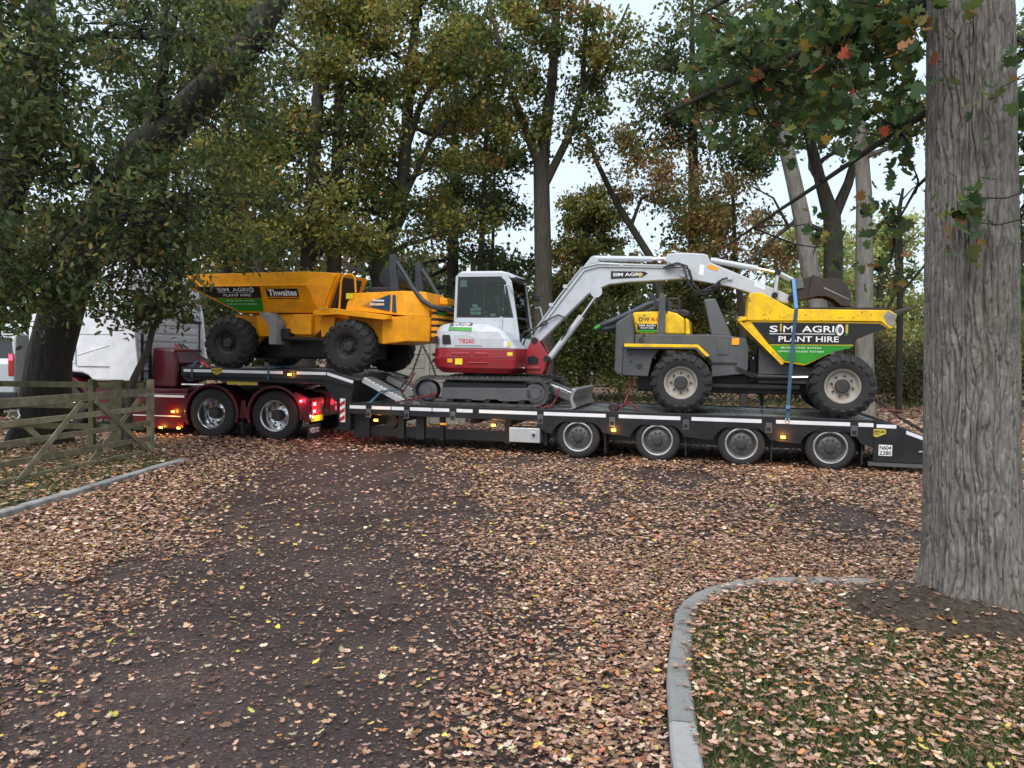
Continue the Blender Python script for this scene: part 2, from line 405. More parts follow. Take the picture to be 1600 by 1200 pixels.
def flat_panel(poly, v, root, name, mat, parent=None, label=None, th=0.004):
    """thin sticker / plate following a near-side surface; poly in (u,z)"""
    vf = v if callable(v) else (lambda z: v)
    n = len(poly); a = sum(poly[i][0]*poly[(i+1)%n][1]-poly[(i+1)%n][0]*poly[i][1] for i in range(n))
    if a < 0: poly = poly[::-1]
    m = MB(); vs = [(x, vf(z)-th, z) for x, z in poly]+[(x, vf(z), z) for x, z in poly]
    m.add(vs, [tuple(range(n))]+[(i, i+n, (i+1)%n+n, (i+1)%n) for i in range(n)])
    return m.build(name, mat, root, parent, label=label)

def np_mesh(name, V, k, cols, mat):
    """V (N,k,3): N separate k-gons with a colour each"""
    N = V.shape[0]; me = bpy.data.meshes.new(name)
    me.vertices.add(N*k); me.vertices.foreach_set('co', V.reshape(-1).astype(np.float32))
    me.loops.add(N*k); me.loops.foreach_set('vertex_index', np.arange(N*k, dtype=np.int32))
    me.polygons.add(N); me.polygons.foreach_set('loop_start', np.arange(0, N*k, k, dtype=np.int32))
    me.polygons.foreach_set('loop_total', np.full(N, k, dtype=np.int32))
    me.update(calc_edges=True)
    ca = me.color_attributes.new('Col', 'FLOAT_COLOR', 'POINT')
    c = np.ones((N, k, 4), np.float32); c[:, :, :3] = cols[:, None, :]
    ca.data.foreach_set('color', c.ravel())
    me.materials.append(MATS[mat]); return me

HALF = [(0,0),(.12,.10),(.2,.09),(.3,.22),(.4,.13),(.55,.27),(.66,.15),(.82,.19),(1,0)]
OAK = np.array(HALF + [(x,-y) for x, y in HALF[-2:0:-1]])
HEX = np.array([(0,0),(.3,.24),(.72,.26),(1,0),(.68,-.24),(.28,-.26)])
LOBE = np.array([(0,0),(.2,.11),(.36,.25),(.5,.15),(.72,.24),(1,0),(.74,-.22),(.5,-.14),(.34,-.25),(.18,-.1)])
QUAD = np.array([(0,0),(.5,.3),(1,0),(.5,-.3)])
MAPLE = np.array([(0,0),(.16,.2),(.1,.48),(.36,.34),(.5,.5),(.6,.24),(.8,.3),(1,0),(.8,-.3),(.6,-.24),(.5,-.5),(.36,-.34),(.1,-.48),(.16,-.2)])

def leaves(C, size, outline, D, Nn, curl=0.25):
    """place outline at each centre with axis D and normal Nn"""
    D = D/np.linalg.norm(D, axis=1, keepdims=True)
    B = np.cross(Nn, D); B /= np.linalg.norm(B, axis=1, keepdims=True)+1e-9
    U = np.cross(D, B)
    ox, oy = outline[:, 0]-.5, outline[:, 1]
    oz = curl*((ox*1.2)**2 + (oy*1.6)**2)
    S = size[:, None, None]
    return C[:, None, :] + S*(ox[None, :, None]*D[:, None, :] + oy[None, :, None]*B[:, None, :] + oz[None, :, None]*U[:, None, :])

def palette(rng, N, pal, jit=0.18, idx=None):
    w = np.array([p[0] for p in pal], float); w /= w.sum(); c = np.array([p[1] for p in pal])
    i = rng.choice(len(pal), N, p=w) if idx is None else idx
    return np.clip(c[i]*(1+jit*rng.standard_normal((N, 1)))*(1+0.06*rng.standard_normal((N, 3))), 0.004, 0.9)

def vnoise(x, y, seed=0):
    def h(i, j):
        k = (i*374761393 + j*668265263 + seed*1442695041) & 0x7fffffff
        k = ((k ^ (k >> 13))*1274126177) & 0x7fffffff
        return ((k ^ (k >> 16)) & 0xffff)/65535.0
    xi, yi = np.floor(x).astype(np.int64), np.floor(y).astype(np.int64); fx, fy = x-xi, y-yi
    fx, fy = fx*fx*(3-2*fx), fy*fy*(3-2*fy)
    return (h(xi,yi)*(1-fx)+h(xi+1,yi)*fx)*(1-fy) + (h(xi,yi+1)*(1-fx)+h(xi+1,yi+1)*fx)*fy

# frames: x = along the vehicle towards its tail, y = away from the camera, z = up
TRAILER = Matrix.Translation((1.138, 13.161, 0)) @ Matrix.Rotation(-0.2684, 4, 'Z')
LORRY = Matrix.Translation((-6.04, 15.45, 0)) @ Matrix.Rotation(-R(11), 4, 'Z')

# ================================================================== SETTING
def sheet(name, poly, z, mat, kind='structure'):
    me = bpy.data.meshes.new(name); me.from_pydata([(x, y, z) for x, y in poly], [], [tuple(range(len(poly)))])
    me.materials.append(MATS[mat]); o = bpy.data.objects.new(name, me); COL.objects.link(o); o['kind'] = kind; return o
sheet('ground', [(-400,-60),(400,-60),(400,700),(-400,700)], 0.0, 'leaf_litter_ground')
sheet('driveway', [(-5.2,-6),(0.62,-6),(0.74,3.2),(1.08,4.85),(1.3,5.4),(1.55,5.72),(1.95,5.95),(3.2,6.0),(9,6.4),(24,4.5),(24,11.5),(10,16.8),(2,18.6),(-6,19.5),(-16,20.5),(-16,15.4),(-6.2,14.2),(-5.12,12.2),(-5.16,8)], 0.004, 'wet_tarmac')

# raised verges: island at the right, strip behind the left kerb
def slab(name, poly, z, mat):
    m = MB(); m.plan(poly, -0.05, z); o = m.build(name, mat); o['kind'] = 'structure'; return o
ISLAND = [(0.70,-6),(0.77,3.15),(0.93,4.0),(1.13,4.78),(1.20,5.03),(1.33,5.30),(1.50,5.50),(1.72,5.66),(1.97,5.75),(2.32,5.80),(2.7,5.78),(3.3,5.71),(4.2,5.77),(6.5,5.92),(9,6.1),(14,5.8),(14,-6)]
slab('island_verge', ISLAND, 0.055, 'verge_turf')
slab('left_verge', [(-5.42,7.0),(-5.30,8.2),(-5.27,11.9),(-5.6,12.6),(-6.4,13.9),(-14,14.9),(-14,5)], 0.04, 'verge_turf')

def kerb(name, path, w, top, piece, gap=0.012):
    e = bpy.data.objects.new(name, None); COL.objects.link(e); e['kind'] = 'structure'
    P = [Vector((x, y, 0)) for x, y in path]
    acc = [0]
    for a, b in zip(P, P[1:]): acc.append(acc[-1]+(b-a).length)
    def at(s):
        for i in range(len(P)-1):
            if s <= acc[i+1] or i == len(P)-2:
                t = (s-acc[i])/(acc[i+1]-acc[i]); return P[i].lerp(P[i+1], t), (P[i+1]-P[i]).normalized()
    s = 0.0; rng = random.Random(5)
    while s < acc[-1]-0.05:
        L = piece if s < 2.0 or piece < .5 else piece
        e1 = min(s+L-gap, acc[-1]); k = 4; rings = []
        dz = rng.uniform(-.004, .004)
        for i in range(k+1):
            p, d = at(s+(e1-s)*i/k); n = Vector((-d.y, d.x, 0)); h = w/2
            rings.append([p-n*h+Vector((0,0,-.05)), p+n*h+Vector((0,0,-.05)), p+n*h+Vector((0,0,top+dz-.012)), p+n*(h-.012)+Vector((0,0,top+dz)), p-n*(h-.012)+Vector((0,0,top+dz)), p-n*h+Vector((0,0,top+dz-.012))])
        m = MB(); m.loft(rings); o = m.build('kerb_stone', 'concrete'); o.parent = e
        s += L
    return e
kerb('right_kerb', [(0.70,-1.0),(0.745,3.1),(0.90,4.0),(1.10,4.78),(1.17,5.05),(1.30,5.32),(1.48,5.53),(1.70,5.69),(1.95,5.78),(2.3,5.83),(2.7,5.81),(3.3,5.74),(4.2,5.8),(6.5,5.95)], 0.125, 0.085, 0.9)
kerb('left_kerb', [(-5.42,6.6),(-5.33,7.8),(-5.24,9.6),(-5.20,11.5),(-5.13,12.05)], 0.125, 0.06, 0.9)

# soil heaped against the foot of the near tree
def mound_z(x, y):
    """height of the heaped soil above the island"""
    r = np.hypot((x-3.08)/.86, (y-5.14)/.56); a = np.arctan2((y-5.14)/.56, (x-3.08)/.86)
    j = 1+.10*np.sin(3*a+1)+.06*np.sin(7*a)
    h = np.interp(r/j,[0,.25,.45,.62,.78,.9,1.0,1.05],[.16,.155,.14,.115,.08,.04,-.005,-.03])
    return .055+h+(vnoise(x*9,y*9,61)-.5)*.05*(r < 1)+(vnoise(x*24,y*24,62)-.5)*.028+(vnoise(x*50,y*50,63)-.5)*.014
def mound():
    nx, ny = 150, 110; X, Y = np.meshgrid(np.linspace(2.0,4.4,nx),np.linspace(4.28,5.78,ny)); Z = mound_z(X,Y)
    V = np.stack([X,Y,Z],-1).reshape(-1,3); i = np.arange(ny-1)[:,None]*nx; j = np.arange(nx-1)[None,:]
    F = np.stack([i+j,i+j+1,i+nx+j+1,i+nx+j],-1).reshape(-1,4)
    me = bpy.data.meshes.new('soil_mound'); me.from_pydata(V.tolist(),[],F.tolist()); me.polygons.foreach_set('use_smooth',np.ones(len(F),bool))
    me.materials.append(MATS['soil']); o = bpy.data.objects.new('soil_mound',me); COL.objects.link(o); o['kind'] = 'structure'
mound()

# ------------------------------------------------------------------ field gate and fence
gate_frame = Matrix.Translation((-6.0, 12.75, 0)) @ Matrix.Rotation(math.atan2(-3.2, -0.35), 4, 'Z')
# local x runs along the gate away from the free end (towards the camera), y to the far side
def gate():
    g = Root('field_gate', 'weathered wooden five bar field gate standing open beside the left kerb', 'gate', (0,0,0), gate_frame)
    L = 4.0
    m = MB(); m.box(-.045,.045,-.045,.045,.02,1.27); m.build('stile', 'gate_wood', g, bevel=.006)
    m = MB(); m.box(L-.05,L+.05,-.05,.05,.02,1.3); m.build('stile', 'gate_wood', g, bevel=.006)
    for z, h in [(1.065,.06),(.80,.04),(.55,.04),(.30,.04),(.07,.045)]:
        m = MB(); m.box(.047,L-.052,-.018,.018,z-h,z+h); m.build('rail', 'gate_wood', g, bevel=.005)
    def brace(x0,z0,x1,z1,y):
        d = Vector((x1-x0,0,z1-z0)).normalized(); n = Vector((-d.z,0,d.x))*.04
        poly = [(x0+n.x,z0+n.z),(x1+n.x,z1+n.z),(x1-n.x,z1-n.z),(x0-n.x,z0-n.z)]
        m = MB(); m.prism(poly, y-.011, y+.011); m.build('brace', 'gate_wood', g, bevel=.003)
    s = 1     # the camera-side face of the gate is +y in this frame
    brace(.10,.10,1.45,1.0,.031); brace(3.0,.05,1.75,1.0,.031)
    brace(.22,.98,1.55,.06,-.031); brace(3.05,.95,1.85,.06,-.031)
    m = MB(); m.box(-.06,.40,.0185,.03,1.0,1.055); m.build('strap_plate', 'gate_wood_bleached', g)
    m = MB(); m.tube([(.0,.05,.32),(.0,.09,.33),(.02,.10,.30),(.05,.09,.28)], .012, 6); m.build('latch_ring', 'galvanised', g)
    m = MB(); m.box(2.95,3.2,.0185,.028,.95,.98); m.tube([(3.0,.04,.96),(3.0,.07,.9),(3.05,.07,.86),(3.1,.05,.9)],.012,6); m.build('latch', 'galvanised', g)
gate()

def fence():
    g = Root('rail_fence', 'mossy post and rail fence behind the open gate in front of the oak', 'fence', (-6.5,13.25,0))
    for x, w in [(-7.22,.09),(-6.79,.2),(-8.9,.09),(-10.6,.09)]:
        m = MB(); m.box(x-w/2,x+w/2,13.16,13.25,-.05,1.24); m.build('post', 'fence_wood', g, bevel=.008)
    for z in (1.14,.78,.42):
        m = MB(); m.box(-10.8,-6.35,13.255,13.29,z-.05,z+.05); m.build('rail', 'fence_wood', g, bevel=.006)
fence()

def far_fence():
    a, b = Vector((-4,33.2,0)), Vector((30,29,0)); d = (b-a).normalized()
    g = Root('paddock_fence', 'low grey post and rail fence far behind the trailer by the shrubs', 'fence', a)
    n = 13; f = Matrix.Rotation(math.atan2(d.y,d.x),4,'Z'); g.e.matrix_world = Matrix.Translation(a)@f
    L = (b-a).length; g.o = Vector((0,0,0))
    for i in range(n):
        x = L*i/(n-1); m = MB(); m.box(x-.06,x+.06,-.06,.06,-.1,1.12+.05*math.sin(i*5)); m.build('post','fence_grey',g,bevel=.01)
    for i in range(n-1):
        for z in (.95,.5):
            m = MB(); m.box(L*i/(n-1)+.03,L*(i+1)/(n-1)-.03,-.1,-.065,z-.035,z+.035); m.build('rail','fence_grey',g)
far_fence()

def panel_wall():
    g = Root('panel_fence', 'pale concrete panel fence seen in the gap between orange dumper and excavator', 'fence', (-3.4,19,0))
    for i in range(4):
        x = -3.9+i*.9
        m = MB(); m.box(x-.06,x+.06,18.93,19.07,0,2.1); m.build('post','pale_board',g,bevel=.01)
        if i < 3:
            for k in range(6):
                m = MB(); m.box(x+.065,x+.835,18.97,19.03,.02+k*.345,.355+k*.345); m.build('panel','pale_board',g,bevel=.008)
panel_wall()

# ================================================================== LOW LOADER TRAILER
def copy_part(src, parent, loc, subs=True):
    c = src.copy(); COL.objects.link(c); c.parent = parent; c.location = loc
    for ch in src.children:
        d = ch.copy(); COL.objects.link(d); d.parent = c
    return c

def road_tyre(r, rr, w):
    m = MB()
    m.lathe([(rr,.03*w/.25),(rr+.02,0.004),(rr+.04,0),(r-.06,.0),(r-.025,.012),(r-.004,.035),(r,.055),(r,w-.055),(r-.02,w-.01),(rr+.04,w),(rr,w-.02)], n=40, cap0=False, cap1=False)
    return m

def trailer_wheel(root, parent, u, v, z):
    m = MB(); rr = .245
    m.lathe([(rr+.012,.0),(rr+.012,.02),(rr-.012,.022),(rr-.016,.05),(rr-.045,.075),(rr-.05,.085),(.205,.09),(.155,.055),(.12,.05),(.01,.05)], n=36, cap0=False)
    w = m.build('wheel', 'grey_rim', root, parent, loc=(u,v,z))
    m = MB(); m.lathe([(rr+.014,.021),(rr+.016,-.002),(rr+.004,-.006),(rr-.014,.0),(rr-.016,.0215)],n=36,cap0=False,cap1=False); m.build('rim_flange','polished_alloy',None,w)
    m = MB(); m.lathe([(.206,.088),(.214,.076),(.204,.07),(.196,.082)],n=36,cap0=False,cap1=False); m.build('rim_step','polished_alloy',None,w)
    road_tyre(.372,.25,.25).build('tyre', 'tyre_rubber', None, w)
    m = MB(); m.lathe([(.092,.06),(.092,.012),(.08,-.002),(.07,-.006),(.01,-.008)], n=20); m.build('hub', 'dark_hub', None, w)
    m = MB()
    for k in range(10):
        a = 2*math.pi*k/10; m.lathe([(.014,.07),(.014,.02),(.008,.016),(.001,.016)], (.13*math.cos(a),0,.13*math.sin(a)), 6, False)
    m.build('wheel_nuts', 'dark_hub', None, w, kind='stuff')
    m = MB()
    for k in range(8):
        a = 2*math.pi*(k+.5)/8; m.lathe([(.02,.084),(.02,.073),(.001,.073)], (.178*math.cos(a),0,.178*math.sin(a)), 8, False)
    m.build('hand_holes', 'dark_hub', None, w, kind='stuff')
    return w

def amber_lamp(root, u, v, z, parent=None, w=.075, h=.035, power=1.2, facing='y'):
    m = MB()
    m.box(u-w/2-.015,u+w/2+.015,v-.012,v,z-h/2-.012,z+h/2+.012); b = m.build('side_lamp','black_plastic',root,parent,bevel=.004)
    m = MB(); m.box(u-w/2,u+w/2,v-.026,v-.013,z-h/2,z+h/2); m.build('lens','lamp_amber',root,b,bevel=.006)
    m = MB(); m.lathe([(.012,-.0),(.010,-.006),(.001,-.008)],(u,v-.0265,z),10); m.build('bulb','lamp_amber_core',root,b)
    if power:
        ld = bpy.data.lights.new('lamp_glow','POINT'); ld.energy = power; ld.color = (1,.42,.06); ld.shadow_soft_size = .03
        lo = bpy.data.objects.new('lamp_glow', ld); COL.objects.link(lo); lo.parent = b; lo.location = Vector((u,v-.07,z))-root.o
    return b

def trailer():
    t = Root('low_loader_trailer', 'long black low loader trailer with white edge strips carrying three machines', 'trailer', (0,0,0), TRAILER)
    U0, U1, W = -4.32, 4.66, 2.55
    m = MB(); m.box(U0,U1,.05,W-.05,.66,.815); m.build('deck','deck_steel',t)
    # outer rails
    for v0, v1 in ((0,.05),(W-.05,W)):
        m = MB(); m.box(U0,U1,v0,v1,.62,.835); m.build('side_rail','black_paint',t,bevel=.006)
    # skirt with wheel arches
    s = 1.348
    def skirt(v0, v1):
        pts = [(-.72,.722),(-.72,.52),(-.52,.42)]
        for i in range(4):
            pts += [(i*s+.455*math.cos(R(a)), .37+.315*math.sin(R(a))) for a in range(172,5,-12)]
        pts += [(4.655,.40),(4.655,.722)]
        m = MB(); m.prism(pts, v0, v1); return m.build('wheel_skirt','black_paint',t)
    skirt(-.012,.012); skirt(W-.012,W+.012)
    m = MB(); m.box(-.6,4.6,.35,W-.35,.30,.655); m.build('bogie_frame','black_paint',t)
    for i in range(4):
        m = MB(); m.lathe([(.06,.3),(.06,W-.3)],(i*s,0,.37),12); m.build('axle','black_paint',t)
    # white reflective strips
    cuts = [(-4.31,-3.98),(-3.86,-3.48),(-3.46,-3.22),(-3.10,-2.68),(-2.66,-2.34),(-2.2,-1.9),(-1.78,-.72),(-.60,.48),(.70,1.72),(1.90,3.0),(3.22,4.32),(4.44,4.655)]
    for a, b in cuts:
        m = MB(); m.box(a,b,-.004,-.0005,.725,.785); m.build('reflective_strip','reflective_white',t)
    # lashing pockets
    for u in (-3.92,-3.16,-2.27,-.66,.59,1.81,3.11,4.38):
        m = MB(); m.box(u-.05,u+.05,-.022,-.001,.57,.735); p = m.build('lashing_pocket','grey_paint',t,bevel=.006)
        m = MB(); m.box(u-.032,u+.032,-.026,-.0225,.60,.66); m.build('slot','decal_black',t,p)
    # lower frame under the front deck: rail, uprights, openings between
    m = MB(); m.box(U0,-.75,.25,.33,.20,.385); m.build('lower_beam','black_paint',t,bevel=.006)
    m = MB(); m.box(U0,-.75,W-.33,W-.25,.44,.62); m.build('lower_beam','black_paint',t,bevel=.006)
    for u0, u1 in ((-4.32,-4.0),(-3.42,-3.3),(-3.06,-2.9),(-2.6,-2.52),(-1.36,-1.24),(-.64,-.58)):
        m = MB(); m.box(u0,u1,.2,.32,.18,.63); m.build('upright','black_paint',t)
    for u in (-3.35,-2.0,-1.3):
        m = MB(); m.box(u-.05,u+.05,.34,W-.34,.50,.65); m.build('cross_member','black_paint',t)
    m = MB(); m.lathe([(.12,0),(.12,.35)],(-3.55,.2,.50),18); m.build('air_tank','black_paint',t)
    m = MB(); m.box(-2.52,-2.40,.0,.015,.485,.52); m.build('reflector','decal_orange',t)
    # tool box
    m = MB(); m.box(-1.22,-.665,.0,.4,.235,.49); b = m.build('tool_box','aluminium',t,bevel=.01)
    m = MB(); m.box(-.835,-.715,-.008,-.0005,.31,.43); h = m.build('latch','galvanised',t,b,bevel=.004)
    m = MB(); m.box(-.80,-.75,-.016,-.0085,.345,.395); m.build('handle','black_plastic',t,h)
    # mudguard flaps between the wheels
    for i in range(4):
        m = MB(); m.box(i*s+.46,i*s+.475,.05,.4,.12,.5); m.build('mud_flap','black_plastic',t)
    wh = trailer_wheel(t, None, 0, .02, .37)
    for i in range(1,4): copy_part(wh, t.e, Vector((i*s,.02,.37)))
    for i in range(4):
        c = copy_part(wh, t.e, Vector((i*s,W-.02,.37))); c.rotation_euler = (0,0,math.pi)
    # tail: sloping beaver tail and rear box
    m = MB(); m.prism([(4.662,.815),(4.662,.70),(5.62,.36),(5.62,.48)],.05,W-.05); m.build('beaver_tail','deck_steel',t)
    for v0, v1 in ((0,.05),(W-.05,W)):
        m = MB(); m.prism([(4.662,.845),(4.662,.18),(5.58,.19),(5.62,.24),(5.62,.53),(5.05,.735)],v0,v1); m.build('tail_side','black_paint',t,bevel=.008)
    for a, b in ((4.70,4.98),(5.12,5.35),(5.40,5.60)):
        def zz(u): return .79 if u < 5.0 else .735-(u-5.05)*.36
        poly = [(a,zz(a)-.075),(b,zz(b)-.075),(b,zz(b)-.02),(a,zz(a)-.02)]
        m = MB(); m.prism(poly,-.004,-.0005); m.build('reflective_strip','reflective_white',t)
    m = MB(); m.box(4.60,5.56,.01,.08,.12,.178); m.build('rear_bumper','grey_paint',t)
    m = MB(); m.box(4.74,4.93,-.006,-.001,.285,.455); p = m.build('identity_plate','decal_white',t,bevel=.002)
    lettering('N604', side_rect(4.752,4.918,.378,.445,-.0085), t, 'decal_black', p, .02)
    lettering('2380', side_rect(4.752,4.918,.297,.364,-.0085), t, 'decal_black', p, .02)
    def maker_sign(u, z, w, h):
        poly = [(u-w/2,z+h*.42),(u-w*.42,z+h*.5),(u+w*.42,z+h*.5),(u+w/2,z+h*.42),(u+w/2,z-h*.05),(u+w*.06,z-h*.5),(u-w*.06,z-h*.5),(u-w/2,z-h*.05)]
        p = flat_panel(poly, -.001, t, 'maker_sign', 'decal_wheat', th=.005)
        lettering('BROSHUIS', side_rect(u-w*.44,u+w*.44,z+h*.02,z+h*.36,-.008), t, 'decal_black', p, .035)
        lettering('HOLLAND', side_rect(u-w*.17,u+w*.17,z-h*.24,z-h*.06,-.008), t, 'decal_black', p, .03)
        return p
    maker_sign(4.70,.635,.27,.12)
    m = MB(); m.tube([(5.3,-.02,.37),(5.36,-.03,.38),(5.40,-.02,.35),(5.46,-.03,.37)],.012,6); m.build('tail_chain_hook','galvanised',t)
    m = MB(); m.box(5.47,5.50,-.02,-.001,.28,.40); m.build('rag_marker','decal_red',t)
    # gooseneck
    m = MB(); m.prism([(-8.0,1.395),(-8.0,1.18),(-4.9,1.16),(-4.62,.82),(-4.55,.30),(-4.33,.30),(-4.33,.80),(-4.22,1.235),(-4.79,1.395)],.06,W-.06); m.build('gooseneck','black_paint',t,bevel=.01)
    m = MB(); m.prism([(-7.98,1.41),(-7.98,1.397),(-4.79,1.397),(-4.24,1.24),(-4.22,1.252),(-4.79,1.41)],.08,W-.08); m.build('gooseneck_deck','deck_steel',t)
    for v0, v1 in ((0,.058),(W-.058,W)):
        m = MB(); m.prism([(-8.0,1.43),(-8.0,1.25),(-4.85,1.24),(-4.25,1.12),(-4.21,1.27),(-4.79,1.43)],v0,v1); m.build('gooseneck_rail','black_paint',t,bevel=.008)
    for a, b in ((-7.94,-7.30),(-7.06,-5.72),(-5.42,-4.80)):
        m = MB(); m.box(a,b,-.005,-.0005,1.335,1.39); m.build('reflective_strip','reflective_white',t)
    m = MB(); m.prism([(-4.78,1.335),(-4.25,1.188),(-4.235,1.243),(-4.78,1.39)],-.005,-.0005); m.build('reflective_strip','reflective_white',t)
    maker_sign(-7.18,1.355,.25,.12)
    m = MB(); m.box(-7.0,-6.3,.5,W-.5,1.02,1.178); m.build('king_pin_plate','black_paint',t)
    m = MB(); m.box(-7.03,-6.35,.10,.14,1.10,1.2); m.build('builder_plate','decal_wheat',t)
    # red and white chevron board at the neck
    m = MB(); m.box(-4.52,-4.42,.02,.045,.46,.90); p = m.build('marker_board','decal_white',t)
    for k in range(3):
        z = .465+k*.14; m = MB(); m.prism([(-4.518,z),(-4.422,z+.06),(-4.422,z+.13),(-4.518,z+.07)],.013,.0195); m.build('red_stripe','decal_red',t,p)
    # lamps
    amber_lamp(t,-5.56,-.004,1.33)
    for u, z in ((-3.76,.525),(-1.50,.52),(.62,.52),(3.33,.515)):
        amber_lamp(t,u,-.02,z,power=1.6)
    return t
TR = trailer()

# aluminium loading ramps lying over the neck
def ramp_board(v0, v1, label):
    a, b = Vector((-4.12,0,1.30)), Vector((-3.28,0,.90)); d = (b-a).normalized(); n = Vector((-d.z,0,d.x))
    if n.z < 0: n = -n
    r = Root('loading_ramp', label, 'ramp', (-4.12,v0,1.30), TRAILER, 'aluminium loading ramps')
    def poly(s0,s1,h0,h1): return [tuple((a+d*s+n*h)[i] for i in (0,2)) for s,h in ((s0,h0),(s1,h0),(s1,h1),(s0,h1))]
    L = (b-a).length
    for v in (v0, v1-.035):
        m = MB(); m.prism(poly(0,L,-.10,.0),v,v+.035); m.build('side_beam','aluminium',r,bevel=.005)
    k = 11
    for i in range(k):
        s = L*(i+.1)/k; m = MB(); m.prism(poly(s,s+L/k*.78,-.02,.012),v0+.036,v1-.036); m.build('slat','aluminium',r,bevel=.003)
ramp_board(.18,.62,'nearer ribbed aluminium loading ramp sloping down behind the orange dumper')
ramp_board(1.25,1.75,'farther ribbed aluminium loading ramp partly hidden beyond the near ramp')

# ================================================================== TRACTOR UNIT
def drive_wheel(root, u, v, z, front=False):
    m = MB(); rr = .30
    d = .02 if front else .15
    m.lathe([(rr+.012,0),(rr+.014,.018),(rr-.014,.02),(rr-.03,.06),(rr-.05,.07+d*.5),(rr-.06,.10+d),(.17,.115+d),(.165,.09+d),(.12,.075+d),(.01,.075+d)], n=40, cap0=False)
    w = m.build('wheel','polished_alloy',root,None,loc=(u,v,z))
    road_tyre(.50,.305,.30).build('tyre','tyre_rubber',None,w)
    m = MB(); m.lathe([(.115,.09+d),(.115,.02+d*.4),(.09,.005+d*.3),(.01,.0+d*.3)],n=20); m.build('hub','dark_hub',None,w)
    m = MB()
    for k in range(10):
        a = 2*math.pi*(k+.5)/10; m.lathe([(.024,.12+d),(.024,.100+d),(.001,.100+d)],(.208*math.cos(a),0,.208*math.sin(a)),10,False)
    m.build('hand_holes','dark_hub',None,w,kind='stuff')
    m = MB()
    for k in range(10):
        a = 2*math.pi*k/10; m.lathe([(.016,.1+d),(.016,.06+d),(.001,.058+d)],(.142*math.cos(a),0,.142*math.sin(a)),6,False)
    m.build('wheel_nuts','chrome',None,w,kind='stuff')
    return w

